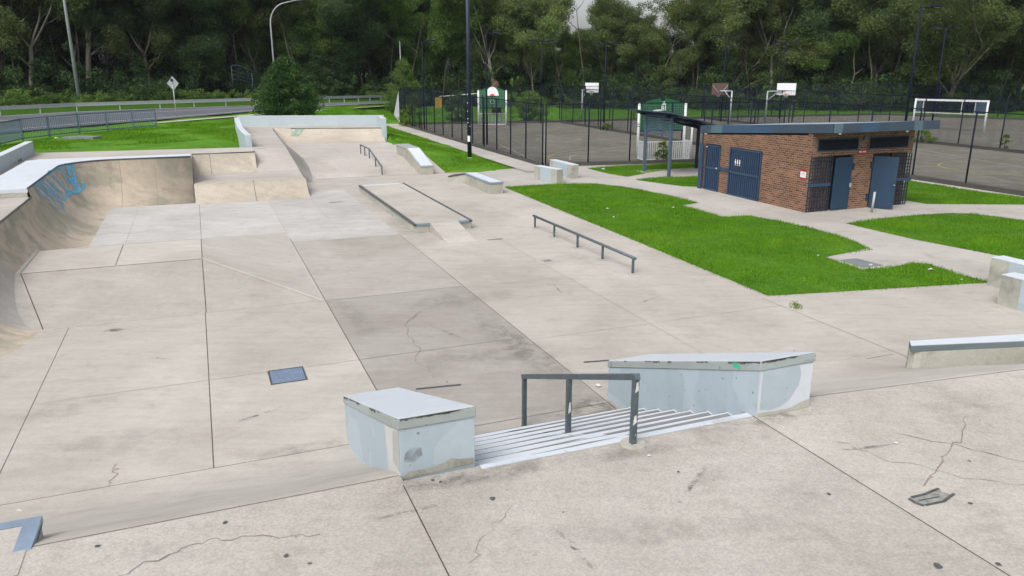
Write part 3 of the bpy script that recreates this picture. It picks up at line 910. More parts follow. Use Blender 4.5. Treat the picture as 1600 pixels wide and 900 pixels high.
# ------------------------------------------------------------------ curved corner ramp (quarter pipe) at the left
def transition(path, run, h, n=12, amax=75, zmax=None):
    """path: list of (base point, outward unit) in plan; returns rows of points from floor to lip"""
    rows = []
    for (p, o) in path:
        row = []
        for i in range(n + 1):
            a = radians(amax) * i / n
            x = run * sin(a) / sin(radians(amax)); z = h * (1 - cos(a)) / (1 - cos(radians(amax)))
            if zmax is not None and z > zmax:
                k = (1 - zmax / h * (1 - cos(radians(amax))))
                aa = math.acos(k); x = run * sin(aa) / sin(radians(amax)); z = zmax
            row.append((p[0] + o[0] * x, p[1] + o[1] * x, z))
        rows.append(row)
    return rows


def uvdir(du, dv): q = P(du, dv); return (q[0], q[1])


def arc_path(uc, vc, r, a0, a1, n):
    out = []
    for i in range(n + 1):
        a = radians(a0 + (a1 - a0) * i / n)
        du, dv = cos(a), sin(a)
        out.append((P(uc + r * du, vc + r * dv), uvdir(du, dv)))
    return out


RUN = 1.62
QH, QL = 1.78, 1.50
qp = thing('quarter_pipe', P(33, -4, 0), 'tall tan curved corner ramp with a pale top ledge and blue spray paint', 'skate ramp')
hi = [(P(34.7, -.46), uvdir(1, 0))] + arc_path(34.3, -3.25, .4, 0, -90, 12) + [(P(28.4, -3.65), uvdir(0, -1))]
lo = [(P(u_, -3.65), uvdir(0, -1)) for u_ in (28.4, 26, 24.6, 22.0, 20.0, 18.5, 18.4)]
cx_, cv_ = 18.4, -6.35
turn = []
for i in range(1, 11):
    a = radians(90 * i / 10)
    base = (cx_ - 2.7 * sin(a), cv_ + 2.7 * cos(a))
    turn.append((P(*base), uvdir(sin(a), -cos(a))))
lo += turn + [(P(15.7, -9), uvdir(1, 0))]
R1_ = transition(hi, RUN, QH)
R2_ = transition(lo, RUN, QH, zmax=QL)


def skin_rows(b, rows, m=0, tone=1.0):
    for r0_, r1_ in zip(rows[:-1], rows[1:]):
        for i in range(len(r0_) - 1):
            b.face([r0_[i], r1_[i], r1_[i + 1], r0_[i + 1]], m, tone, True)


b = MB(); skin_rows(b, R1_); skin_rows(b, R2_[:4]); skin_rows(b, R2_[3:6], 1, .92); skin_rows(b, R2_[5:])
# end wall at the right, facing the lower ramp
row = R1_[0]
fl = [(p[0], p[1], -.1) for p in (row[0], row[-1])]
b.face([fl[0]] + row + [fl[1]], 0, .9)
top_end = P(37.4, -.46)
b.face([fl[1], row[-1], (*top_end[:2], QH), (*top_end[:2], -.1)], 0, .9)
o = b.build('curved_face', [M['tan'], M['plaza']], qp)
w = o.modifiers.new('weld', 'WELD'); w.merge_threshold = .001
b = MB(); b.tube([(p[-1][0], p[-1][1], p[-1][2] + .0) for p in R1_], .032, 8); b.tube([p[-1] for p in R2_], .032, 8)
b.build('coping', M['steel'], qp)
for r_ in (R1_[1], [lerp(R1_[0][i], R1_[1][i], .52) for i in range(len(R1_[0]))]):
    b = MB(); b.tube([(p[0], p[1], p[2] + .002) for p in r_], .007, 4); b.build('seam', M['jointpale'], qp)
# pale platform that crowns the taller part
lip = [r[-1] for r in R1_]
outer = [P(37.45, -.46)] + [P(37.45, -6.75)] * 1 + [P(28.4, -6.75)]
b = MB()
poly = [p[:2] for p in lip] + [P(28.4, -6.75)[:2], P(37.0, -6.75)[:2], P(37.45, -6.3)[:2], P(37.45, -.46)[:2]]
b.prism(poly, QH - .13, QH + .012, 0)
b.build('top_ledge', M['bluetop'], qp, 0.01)
poly2 = [((p[0] + (0)), p[1]) for p in (q[:2] for q in lip)]
b = MB()
inner = [(r[-1][0], r[-1][1]) for r in transition(hi, RUN + .03, QH)]
b.prism(inner + [P(28.43, -6.72)[:2], P(37.0, -6.72)[:2], P(37.42, -6.3)[:2], P(37.42, -.49)[:2]], 1.0, QH - .13, 0)
b.build('ledge_body', M['ledge'], qp, 0.01)
# graffiti: sprayed strokes that follow the curved corner
def onq(s, z):
    """point on the tall curved face: s counts stations along the path, z is the height"""
    s = max(0, min(len(R1_) - 1.001, s)); i = int(s); f = s - i
    def rowpt(r):
        for k in range(len(r) - 1):
            if r[k][2] <= z <= r[k + 1][2] + 1e-9:
                t = (z - r[k][2]) / max(1e-9, r[k + 1][2] - r[k][2]); return lerp(r[k], r[k + 1], t)
        return r[-1]
    a, c = rowpt(R1_[i]), rowpt(R1_[i + 1])
    p = lerp(a, c, f)
    o_ = lerp((*hi[i][1], 0), (*hi[i + 1][1], 0), f)
    return (p[0] - o_[0] * .012, p[1] - o_[1] * .012, p[2] + .009)


sp = MB()
def hitq(px, py):
    """nearest (s, z) of the curved face to a photo pixel, by search"""
    best = None
    for i in range(0, 14 * 20):
        s = i / 20
        for k in range(1, 36):
            z = k * .05
            p = onq(s, z)
            dz = p[2] - EYE; f = p[1] * CP - dz * SP; uu = p[1] * SP + dz * CP
            x, y = 800 + FOC * p[0] / f, 450 - FOC * uu / f
            e = (x - px) ** 2 + (y - py) ** 2
            if best is None or e < best[0]: best = (e, s, z)
    return best[1], best[2]


STROKES = [(((73, 262), (90, 258.5), (104, 256)), 2.4), (((104, 256), (108, 270), (117, 284)), 2.6), (((113, 255.5), (116, 268), (119, 284), (121, 289)), 2.2),
           (((106, 281), (113, 283), (120, 288)), 4.0), (((120, 289), (124, 294), (130, 294), (132, 288), (127, 284)), 2.0), (((130, 294), (120, 301), (110, 303), (104, 305)), 2.6),
           (((88, 283), (95, 288), (101, 295), (105, 305)), 2.6), (((86, 276), (92, 282), (98, 290)), 2.0), (((72, 267), (79, 270)), 3.4), (((65, 271), (66, 281)), 2.4), (((51, 281), (62, 276)), 2.4),
           (((53, 290), (56, 295), (66, 305), (78, 314)), 1.6), (((60, 284), (68, 296), (82, 307), (92, 316)), 1.4), (((64, 284), (76, 299), (86, 305)), 1.2), (((68, 291), (84, 302), (100, 320)), 1.5),
           (((74, 288), (88, 301), (99, 313)), 1.2), (((84, 305), (92, 312), (99, 322), (100, 327)), 1.6), (((77, 316), (84, 322), (94, 325)), 1.1), (((90, 303), (100, 312), (105, 307)), 1.4), (((78, 281), (84, 296)), 1.2), (((56, 300), (70, 311)), 1.0), (((70, 274), (80, 288), (90, 300)), 2.0), (((82, 276), (92, 286), (104, 298), (112, 300)), 2.2), (((96, 270), (104, 282), (108, 292)), 2.0), (((110, 280), (118, 292), (118, 300)), 2.4), (((56, 284), (70, 300), (88, 315)), 1.3), (((74, 282), (84, 290), (98, 303)), 1.6), (((60, 274), (74, 290), (84, 300)), 1.4), (((90, 296), (98, 306), (102, 316)), 1.6), (((84, 262), (96, 266), (106, 272)), 1.6), (((107, 258), (110, 266)), 2.8)]
for pts, wpx in STROKES:
    sz = [hitq(*q) for q in pts]
    fine = []
    for (s0, z0), (s1, z1) in zip(sz[:-1], sz[1:]):
        for k in range(6): fine.append((s0 + (s1 - s0) * k / 6, z0 + (z1 - z0) * k / 6))
    fine.append(sz[-1])
    w_ = wpx * 34 / 1200 * .95
    for (s0, z0), (s1, z1) in zip(fine[:-1], fine[1:]):
        p0, p1 = Vector(onq(s0, z0)), Vector(onq(s1, z1))
        d = p1 - p0
        if d.length < 1e-4: continue
        ts = Vector(onq(s0 + .2, z0)) - Vector(onq(s0 - .2, z0)); tz = Vector(onq(s0, min(1.75, z0 + .05))) - Vector(onq(s0, max(.02, z0 - .05)))
        sd = ts.cross(tz).normalized().cross(d).normalized() * w_
        sp.face([tuple(p0 - sd), tuple(p1 - sd), tuple(p1 + sd), tuple(p0 + sd)], 0, 1.0)
sp.build('graffiti', M['spray'], qp)

# the smaller ramp beside it, its deck, and the bank behind
q2 = thing('low_bank_ramp', P(35, 2, 0), 'low tan concrete ramp to the right of the tall corner ramp', 'skate ramp')
b = MB()
N2 = 10
prof = []
for i in range(N2 + 1):
    a = radians(58) * i / N2
    prof.append((34.2 + 1.35 * sin(a) / sin(radians(58)), .62 * (1 - cos(a)) / (1 - cos(radians(58)))))
prof += [(35.75, .652), (36.2, .655)]
for (u0, z0), (u1, z1) in zip(prof[:-1], prof[1:]):
    for va, vb in ((-.44, 2.0), (2.0, 4.25)):
        b.face([P(u0, va, z0), P(u0, vb, z0), P(u1, vb, z1), P(u1, va, z1)], 0, 1.0, True)
b.face([P(u, 4.25, z) for u, z in prof] + [P(36.2, 4.25, -.1), P(34.2, 4.25, -.1)], 0, .95)
b.strip([P(u, 2.0, z + .005) for u, z in prof], .02, 1)
b.build('curved_face', [M['tan2'], M['joint']], q2)
b = MB()
b.prism([P(36.2, -.44)[:2], P(36.2, 4.24)[:2], P(38.94, 4.36)[:2], P(38.94, -.44)[:2]], -.1, .655, 0)
b.build('flat_deck', M['far'], q2)

q3 = thing('upper_bank_ramp', P(39.3, 1, .65), 'short steep tan bank rising behind the low ramp deck', 'skate ramp')
b = MB()
p3 = [(38.8, .659)] + [(38.85 + 1.0 * sin(radians(65) * i / 8) / sin(radians(65)), .66 + .86 * (1 - cos(radians(65) * i / 8)) / (1 - cos(radians(65)))) for i in range(1, 9)]
for (u0, z0), (u1, z1) in zip(p3[:-1], p3[1:]):
    b.face([P(u0, -.44, z0), P(u0, 2.42, z0), P(u1, 2.42, z1), P(u1, -.44, z1)], 0, 1.0, True)
b.face([P(u, 2.42, z) for u, z in p3] + [P(39.85, 2.42, .5), P(38.8, 2.42, .5)], 0, .9)
b.strip([P(u, .35, z + .006) for u, z in p3], .018, 1)
b.build('curved_face', [M['tan2'], M['joint']], q3)
b = MB(); b.tube([P(39.86, -.44, 1.52), P(39.86, 2.42, 1.52)], .03, 8); b.build('coping', M['steel'], q3)

# walkways at the top of the ramps
hp = MB()
Z15 = 1.515
outl = [(p[0], p[1]) for p in (r[-1] for r in R2_)]
hp.prism([P(39.86, -.44)[:2], P(39.86, 2.42)[:2], P(41.6, 2.45)[:2], P(41.6, 3.0)[:2], P(42.35, 3.0)[:2], P(43.4, -7.6)[:2], P(37.3, -7.6)[:2], P(37.3, -.46)[:2]], .3, Z15, 0)
hp.prism(outl + [P(15.7, -9.0)[:2], P(20, -9.2)[:2], P(37.3, -7.6)[:2], P(37.3, -6.5)[:2], P(28.4, -6.6)[:2]], .2, Z15 - .012, 0)
tag(hp.build('upper_path', M['far']), kind='structure')

lw = thing('parapet_wall', P(33, -8, 1.5), 'low pale blue grey concrete wall beside the tall corner ramp at the left edge', 'wall')
b = MB()
wp = [at(54.5, 240, Z15)[:2], at(-80, 314, Z15)[:2]]
dd = (wp[1][0] - wp[0][0], wp[1][1] - wp[0][1]); LL = sqrt(dd[0] ** 2 + dd[1] ** 2); nn = (dd[1] / LL, -dd[0] / LL)
nn = (-abs(nn[0]), nn[1] if nn[0] < 0 else -nn[1])
b.prism([wp[0], wp[1], (wp[1][0] + nn[0] * .3, wp[1][1] + nn[1] * .3), (wp[0][0] + nn[0] * .3, wp[0][1] + nn[1] * .3)], 1.2, 2.08)
b.build('wall_body', M['wallpaint'], lw, .015)
b = MB()
b.prism([(wp[0][0] - nn[0] * .01, wp[0][1] - nn[1] * .01), (wp[1][0] - nn[0] * .01, wp[1][1] - nn[1] * .01), (wp[1][0] + nn[0] * .31, wp[1][1] + nn[1] * .31), (wp[0][0] + nn[0] * .31, wp[0][1] + nn[1] * .31)], 2.08, 2.11)
b.build('painted_top', M['bluetop'], lw, .008)

# the platform at the far end with its steps of level
pf = MB()
pf.face([P(38.95, 2.42, .657), P(38.95, 4.37, .657), P(41.65, 4.1, Z15 - .01), P(41.65, 2.42, Z15 - .01)], 0, .94)          # ramp up
pf.face([P(41.65, 2.42, Z15 - .01), P(41.65, 4.1, Z15 - .01), P(44.5, 4.2, 1.485), P(44.6, 2.3, 1.485)], 0, 1.02)
pf.face([P(44.6, 2.3, 1.485), P(44.5, 4.2, 1.485), P(48, 4.35, 1.45), P(48, 2.3, 1.45)], 0, 1.02)
pf.face([P(48, 2.3, 1.45), P(48, 4.35, 1.45), P(54, 4.6, 1.40), P(57.0, 4.75, 1.40), P(60.2, 2.6, 1.40)], 0, 1.02)
pf.face([P(57.0, 4.75, 1.40), P(54.3, 11.95, 1.40), P(57.05, 12.75, 1.40), P(60.15, 2.6, 1.40)], 0, 1.02)
# sloping flank between the high walk and the middle floor
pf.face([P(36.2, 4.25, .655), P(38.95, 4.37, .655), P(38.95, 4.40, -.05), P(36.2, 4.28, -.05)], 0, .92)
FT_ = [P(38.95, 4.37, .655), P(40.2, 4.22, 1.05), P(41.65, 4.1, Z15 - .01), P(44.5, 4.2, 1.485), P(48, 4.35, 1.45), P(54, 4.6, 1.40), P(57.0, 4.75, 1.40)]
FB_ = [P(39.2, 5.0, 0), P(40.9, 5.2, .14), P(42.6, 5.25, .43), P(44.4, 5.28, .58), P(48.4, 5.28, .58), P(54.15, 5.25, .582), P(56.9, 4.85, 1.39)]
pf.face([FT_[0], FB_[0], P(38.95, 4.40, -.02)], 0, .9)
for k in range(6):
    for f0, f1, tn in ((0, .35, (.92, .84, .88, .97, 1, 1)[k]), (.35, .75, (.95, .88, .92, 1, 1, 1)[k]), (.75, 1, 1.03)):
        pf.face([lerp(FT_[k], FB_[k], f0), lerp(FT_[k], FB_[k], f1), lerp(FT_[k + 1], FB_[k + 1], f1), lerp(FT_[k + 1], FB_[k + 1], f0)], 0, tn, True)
pf.face([FB_[0], FB_[1], P(40.1, 5.3, 0)], 0, 1.0)
pf.face([P(40.1, 5.2, 0), P(40.1, 12.2, 0), P(43.5, 12.05, .58), P(43.5, 5.2, .58)], 0, 1.0)
pf.face([P(43.5, 5.2, .58), P(43.5, 12.05, .58), P(52.2, 11.9, .58), P(54.2, 5.2, .58)], 0, 1.03)
pf.face([P(40.1, 12.2, 0), P(40.1, 12.25, -.4), P(52.2, 11.95, -.3), P(52.2, 11.9, .58), P(43.5, 12.05, .58)], 0, 1.0)
for a, c in ((P(40.1, 5.3), P(40.1, 12.1)), ):
    pf.strip([vadd(a, (0, 0, .006)), vadd(c, (0, 0, .006))], .02, 1)
pf.strip([P(43.5, 7.6, .586), P(53.4, 7.9, .586)], .014, 2)
tag(pf.build('upper_floor', [M['far'], M['joint'], M['jointpale'], M['tan2']]), kind='structure')

q4 = thing('far_quarter_pipe', P(54, 8.5, .6), 'wide tan curved ramp below the grey wall at the far end of the park', 'skate ramp')
b = MB()
fb0, fb1, ft0, ft1 = P(54.15, 5.25), P(52.15, 11.72), P(56.0, 5.9), P(54.1, 11.95)
rows = []
for e0_, e1_ in ((fb0, ft0), (fb1, ft1)):
    row = []
    for i in range(9):
        a = radians(62) * i / 8
        k = sin(a) / sin(radians(62)); z = .584 + .83 * (1 - cos(a)) / (1 - cos(radians(62)))
        row.append((e0_[0] + (e1_[0] - e0_[0]) * k, e0_[1] + (e1_[1] - e0_[1]) * k, z))
    rows.append(row)
skin_rows(b, rows)
b.face([(*fb1[:2], .5)] + rows[1] + [(*ft1[:2], .5)], 0, .95)
for i in range(8): b.face([P(57.0, 4.75, 1.41), rows[0][i], rows[0][i + 1]], 0, 1.0)
b.face([rows[0][-1], rows[1][-1], P(54.6, 12.0, 1.41), P(57.2, 4.75, 1.41)], 1, 1.05)
b.build('curved_face', [M['tan2'], M['far']], q4)
b = MB(); b.tube([rows[0][-1], rows[1][-1]], .032, 8); b.build('coping', M['steel'], q4)
b = MB()
ra, rb_ = rows[0], rows[1]
for f0, f1, k0, k1 in ((.01, .14, 7, 6), (.02, .12, 6, 5), (.05, .16, 8, 7)):
    q = [lerp(ra[k0], rb_[k0], f0), lerp(ra[k0], rb_[k0], f1), lerp(ra[k1], rb_[k1], f1 * .8), lerp(ra[k1], rb_[k1], f0)]
    b.face([(p[0], p[1] - .008, p[2] + .008) for p in q], 0, .5)
N_ = NT('faded_green_spray'); p_ = N_.pos(); bs = N_.n('ShaderNodeBsdfPrincipled'); bs.inputs['Base Color'].default_value = (0.2, 0.40, 0.32, 1)
tr = N_.n('ShaderNodeBsdfTransparent'); mx = N_.n('ShaderNodeMixShader'); N_.l(N_.rng(N_.noise(p_, 3.5, 5, .7), .42, .6, 0, .7), mx.inputs[0])
N_.l(tr.outputs[0], mx.inputs[1]); N_.l(bs.outputs[0], mx.inputs[2]); N_.l(mx.outputs[0], N_.out.inputs[0])
b.build('graffiti', N_.mat, q4)

fw = thing('end_wall', P(58, 8, 1.4), 'long grey U shaped concrete wall closing the far end of the park', 'wall')
WT = 2.13
def wallseg(name, a, c, z0, z1, mat=None):
    b = MB()
    d = (c[0] - a[0], c[1] - a[1]); L = sqrt(d[0] ** 2 + d[1] ** 2); n = (-d[1] / L * .3, d[0] / L * .3)
    b.prism([a[:2], c[:2], (c[0] + n[0], c[1] + n[1]), (a[0] + n[0], a[1] + n[1])], z0, z1 - .02, 0)
    b.prism([(a[0] - n[0] * .03, a[1] - n[1] * .03), (c[0] - n[0] * .03, c[1] - n[1] * .03), (c[0] + n[0] * 1.03, c[1] + n[1] * 1.03), (a[0] + n[0] * 1.03, a[1] + n[1] * 1.03)], z1 - .02, z1, 1)
    return b.build(name, [M['wallpaint'], M['bluetop']], fw, .012)
wallseg('back_wall', P(57.0, 12.7), P(60.1, 2.75), .9, WT)
wing = [at(x, y, WT) for x, y in ((373, 183.4), (375.5, 190), (380, 199), (386.5, 206), (392.5, 210.8))]
for a_, c_ in zip(wing[:-1], wing[1:]): wallseg('side_wall', c_, a_, .9, WT)
wallseg('side_wall', P(53.4, 12.05), P(57.0, 12.42), .3, WT)
b = MB()
for x0, x1, y0, y1 in ((413, 421, 186, 191.5), (486, 495, 184.5, 192), (567, 572, 184, 194)):
    f = []
    for x, y in ((x0, y1), (x1, y1), (x1, y0), (x0, y0)):
        d = ray(x, y)
        a, c = P(57.0, 12.7), P(60.1, 2.75)
        nx, ny = -(c[1] - a[1]), (c[0] - a[0]); L = sqrt(nx * nx + ny * ny); nx /= L; ny /= L
        t = ((a[0] - nx * .008) * nx + (a[1] - ny * .008) * ny) / (d[0] * nx + d[1] * ny)
        f.append((d[0] * t, d[1] * t, EYE + d[2] * t))
    b.face(f)
b.build('buffed_patch', M['bluetop'], fw)

# ------------------------------------------------------------------ ledges, pad, rails
pd = thing('manual_pad', P(30, 7.5, 0), 'long low concrete platform with steel edges and a short ramp at its near end', 'skate platform')
PH = .30
b = MB(); b.ubox(25.4, 35.2, 6.55, 8.62, -.05, PH, 0); b.build('body', [M['ledge']], pd, .012)
b = MB(); b.face([P(25.45, 6.66, PH + .005), P(25.45, 8.51, PH + .005), P(35.15, 8.51, PH + .005), P(35.15, 6.66, PH + .005)], 0); b.build('top_surface', M['plaza'], pd)
for u0, u1, v0, v1 in ((25.36, 35.22, 6.52, 6.62), (25.36, 35.22, 8.55, 8.65), (25.36, 25.48, 6.65, 7.10), (25.36, 25.48, 8.12, 8.52)):
    b = MB(); b.ubox(u0, u1, v0, v1, PH - .055, PH + .010, 0); b.build('steel_edge', M['steel'] if u1 > 30 else M['edgesteel'], pd, .006)
b = MB(); b.slab([(25.42, -.03), (25.42, PH + .004), (23.4, .004), (23.4, -.03)], 7.10, 8.12); b.build('ramp', M['plaza'], pd)
b = MB(); b.face([P(34.9, 6.7, PH + .009), P(34.9, 8.3, PH + .009), P(35.18, 8.5, PH + .009), P(35.18, 6.7, PH + .009)]); b.build('painted_end', M['bluetop'], pd)

fr = thing('flat_rail', P(21.2, 10.76, 0), 'long low dark grind rail on five posts beside the big lawn', 'grind rail')
b = MB(); b.tube([P(17.82, 10.8, .43), P(24.72, 10.72, .43)], .042, 12); b.build('rail', M['railsteel'], fr)
for u in (24.67, 23.04, 21.29, 19.63, 17.87):
    b = MB(); b.bar(P(u, 10.76, -.02), P(u, 10.76, .41), .055, .055); b.build('post', M['railsteel'], fr)
    b = MB(); b.ubox(u - .16, u + .16, 10.62, 10.9, .003, .008); b.build('footing', M['path'], fr)

kr = thing('kinked_rail', P(43, 8.75, .3), 'small kinked steel grind rail running up the bank at the far side of the plaza', 'grind rail')
kp = [P(40.28, 8.75, .46), P(43.45, 8.75, 1.10), P(45.95, 8.75, 1.10)]
b = MB(); b.bar(kp[0], kp[1], .06, .06); b.bar(kp[1], kp[2], .06, .06); b.build('rail', M['railsteel'], kr)
for u, z0, z1 in ((40.32, 0, .46), (41.85, .25, .76), (43.45, .56, 1.1), (44.7, .57, 1.1), (45.9, .57, 1.1)):
    b = MB(); b.bar(P(u, 8.75, z0 - .04), P(u, 8.75, z1), .055, .055); b.build('post', M['railsteel'], kr)

kl = thing('kinked_ledge', P(42.4, 11, .3), 'kinked concrete ledge with a white top that follows the bank beside the grass', 'ledge')
pr = [(39.75, .47), (42.55, 1.15), (45.1, 1.15)]
b = MB(); b.slab([(39.75, -.1), (42.5, .2), (45.1, .2), (45.1, 1.09), (42.55, 1.09), (39.75, .41)], 10.7, 11.4); b.build('body', M['ledge'], kl, .012)
b = MB(); b.slab([(39.72, .40), (42.55, 1.085), (42.55, 1.15), (39.72, .47)], 10.67, 11.43); b.build('cap', [M['cap']], kl, .01)
b = MB(); b.slab([(42.56, 1.085), (45.12, 1.085), (45.12, 1.15), (42.56, 1.15)], 10.67, 11.43); b.build('cap', [M['cap']], kl, .01)
b = MB(); b.slab([(39.8, .475), (42.5, 1.13), (42.5, 1.151), (39.8, .496)], 10.74, 11.37); b.build('painted_top', M['bluetop'], kl)

bl = thing('bent_ledge', P(34.3, 12.1, 0), 'short bent concrete ledge with steel edges at the corner of the big lawn', 'ledge')
b = MB()
b.prism([P(32.3, 11.85)[:2], P(32.3, 12.5)[:2], P(35.8, 12.55)[:2], P(35.8, 11.88)[:2]], -.05, .46)
b.build('body', M['ledge'], bl, .012)
b = MB()
b.prism([P(35.79, 11.9)[:2], P(35.79, 12.5)[:2], P(37.0, 11.7)[:2], P(36.5, 11.25)[:2]], -.05, [.46, .46, .27, .27])
b.build('tail', M['ledge'], bl, .012)
b = MB(); b.prism([P(32.27, 11.82)[:2], P(32.27, 12.53)[:2], P(35.8, 12.58)[:2], P(35.8, 11.85)[:2]], .46, .53); b.build('cap', M['edgesteel'], bl, .01)
b = MB(); b.prism([P(35.8, 11.86)[:2], P(35.8, 12.58)[:2], P(37.05, 11.7)[:2], P(36.5, 11.2)[:2]], [.455, .455, .27, .27], [.525, .525, .33, .33]); b.build('cap', M['steel'], bl, .008)
b = MB(); b.ubox(32.36, 35.78, 11.9, 12.46, .53, .537); b.build('painted_top', M['bluetop'], bl)

rl = thing('side_ledge', P(9, 13, 0), 'long low raw concrete ledge with a weathered steel grey rim at the right edge', 'ledge')
ZT_ = .75
bl_, br_ = at(1421, 531.5, ZT_), at(1600, 521.5, ZT_)
fl_, fr_ = at(1424, 541, ZT_), at(1600, 533, ZT_)
def ext(a, c, t): return (c[0] + (c[0] - a[0]) * t, c[1] + (c[1] - a[1]) * t)
br2, fr2 = ext(bl_, br_, 1.2), ext(fl_, fr_, 1.2)
fl2 = lerp(fl_, fr_, .13)
body_ = [bl_[:2], lerp(bl_, fl_, .45)[:2], lerp(lerp(bl_, fl_, .8), fl2, .35)[:2], lerp(fl_, fl2, .75)[:2], fl2[:2], fr2, br2]
b = MB(); b.prism(body_, -.05, ZT_ - .115); b.build('body', M['ledge'], rl, .01)
b = MB(); b.prism([bl_[:2], fl_[:2], fr2, br2], ZT_ - .115, ZT_ - .004); b.build('rim', M['rim'], rl, .006)
b = MB()
cc_ = [(p[0] + (q[0] - p[0]) * .04, p[1] + (q[1] - p[1]) * .04) for p, q in ((bl_, fr_), (fl_, br_))]
b.prism([lerp(bl_, fl_, .1)[:2], lerp(fl_, bl_, .1)[:2], fr2, br2], ZT_ - .004, ZT_ + .002); b.build('painted_top', M['bluetop'], rl)

def block(label, poly, h, ext=0):
    r = thing('bench_block', (*poly[0], 0), label, 'bench block', None)
    b = MB(); b.prism(poly, -.05, h - .03); b.build('body', M['blue'], r, .015)
    cx = sum(p[0] for p in poly) / 4; cy = sum(p[1] for p in poly) / 4
    b = MB(); b.prism([(cx + (p[0] - cx) * 1.012, cy + (p[1] - cy) * 1.012) for p in poly], h - .03, h); b.build('painted_top', M['bluetop'], r, .008)
    n = 4
    d = sorted(range(4), key=lambda i: (Vector(poly[i]) - Vector(poly[(i + 1) % 4])).length)[:2]
    for i in d:
        b = MB()
        a, c = Vector(poly[i]), Vector(poly[(i + 1) % 4]); m_ = (a + c) / 2; o_ = (m_ - Vector((cx, cy))).normalized() * .004
        b.face([(a.x + o_.x, a.y + o_.y, 0), (c.x + o_.x, c.y + o_.y, 0), (c.x + o_.x, c.y + o_.y, h - .03), (a.x + o_.x, a.y + o_.y, h - .03)])
        s_ = (Vector((cx, cy)) - m_).normalized() * .5
        for q in (a, c):
            oo = (q - m_).normalized() * .004
            b.face([(q.x + oo.x, q.y + oo.y, 0), (q.x + s_.x + oo.x, q.y + s_.y + oo.y, 0), (q.x + s_.x + oo.x, q.y + s_.y + oo.y, h - .03), (q.x + oo.x, q.y + oo.y, h - .03)])
        b.build('bare_end', M['ledge'], r)
    return r

def blk(a, d, L, w, h, label):
    n = (-d[1], d[0])
    block(label, [a, (a[0] + d[0] * L, a[1] + d[1] * L), (a[0] + d[0] * L + n[0] * w, a[1] + d[1] * L + n[1] * w), (a[0] + n[0] * w, a[1] + n[1] * w)], h)
du_ = (UC * 0 - (-US), -UC)              # along -u
blk((11.72, 17.73), du_, 2.6, .45, .75, 'pale concrete bench block nearest the camera at the right edge of the plaza')
blk((12.50, 19.45), du_, 2.6, .45, .75, 'pale concrete bench block at the right edge, just behind the nearer one')
blk((1.14, 39.25), (.566, -.825), 1.9, .36, .70, 'shorter, nearer bench block of the pale pair standing by the court fence corner')
blk((2.05, 41.85), (.40, -.916), 2.55, .38, .70, 'longer bench block of the pale pair, the one closer to the court fence corner')

kk = thing('steel_edged_kicker', P(7.3, -3, 1.0), 'grey concrete extension with a blue grey steel edge at the bottom left corner', 'skate ramp')
KU = 7.80
b = MB(); b.slab([(6.6, .8), (7.78, .7), (7.78, ZU - .005), (6.6, ZU - .005)], -9, -1.82); b.build('body', M['deck'], kk)
b = MB(); b.face([P(5.0, -9, ZU + .006), P(5.0, -1.84, ZU + .006), P(KU - .02, -1.84, ZU + .006), P(KU - .02, -9, ZU + .006)]); b.build('top_surface', M['deck'], kk)
b = MB(); b.ubox(KU - .13, KU, -9, -1.80, ZU - .06, ZU + .011); b.ubox(7.22, KU - .13, -1.95, -1.80, ZU - .06, ZU + .011); b.build('steel_edge', M['edgesteel'], kk, .006)

dg = thing('drain_grate', P(13.85, 1.05, 0), 'blue grey rectangular drain grate in the middle of the plaza floor', 'drain grate')
b = MB()
for u0, u1, v0, v1 in ((13.5, 13.53, .73, 1.38), (14.17, 14.2, .73, 1.38), (13.53, 14.17, .73, .76), (13.53, 14.17, 1.35, 1.38)): b.ubox(u0, u1, v0, v1, -.02, .010)
b.build('frame', M['steel'], dg)
b = MB()
for k in range(13):
    v = .775 + k * .0465
    b.ubox(13.53, 14.17, v, v + .032, -.03, .008)
for k in range(1, 5): b.ubox(13.53 + k * .128, 13.545 + k * .128, .76, 1.35, -.03, .0065)
b.build('bars', M['grate'], dg)
b = MB(); b.face([P(13.52, .75, .002), P(13.52, 1.36, .002), P(14.18, 1.36, .002), P(14.18, .75, .002)]); b.build('pit', M['grate'], dg)
fd = thing('floor_drain', at(855, 407, 0), 'tiny dark floor drain in a pale square patch near the low grind rail', 'drain')
c = at(855, 407.5); u0, v0 = UV(c)
b = MB(); b.ubox(u0 - .13, u0 + .13, v0 - .13, v0 + .13, .003, .008); b.build('lid', M['crack'], fd)
b = MB(); b.ubox(u0 - .34, u0 + .2, v0 - .3, v0 + .3, .001, .0055); b.build('surround', M['path'], fd)
b = MB()
for px, py in ((774, 374), (525, 316)):
    c = at(px, py); b.strip([(c[0] - .25, c[1] - .1, .006), (c[0] + .25, c[1] + .08, .006)], .16)
tag(b.build('floor_stain', M['crack']), kind='structure')

pt = thing('service_pit', at(1345, 410, 0), 'grey service pit lid in a small concrete pad at the edge of the big lawn', 'pit lid')
b = MB(); b.prism([at(*q)[:2] for q in ((1290, 402.5), (1355, 389), (1424, 411.5), (1385, 419), (1345, 421))], -.02, .012); b.build('pad', M['path'], pt)
b = MB(); b.prism([at(*q)[:2] for q in ((1311, 407), (1338, 404.5), (1381, 415.5), (1350, 418.5))], .0, .02); b.build('lid', M['lid'], pt)
c = gt(128, 217)
pt2 = thing('service_pit', c, 'flat grey service pit lid in the grass beside the blue picket fence', 'pit lid')
b = MB(); b.prism([(c[0] - 1.0, c[1] - .35), (c[0] + .9, c[1] - .45), (c[0] + 1.0, c[1] + .5), (c[0] - .8, c[1] + .5)], c[2], c[2] + .13); b.build('lid', M['lid'], pt2)

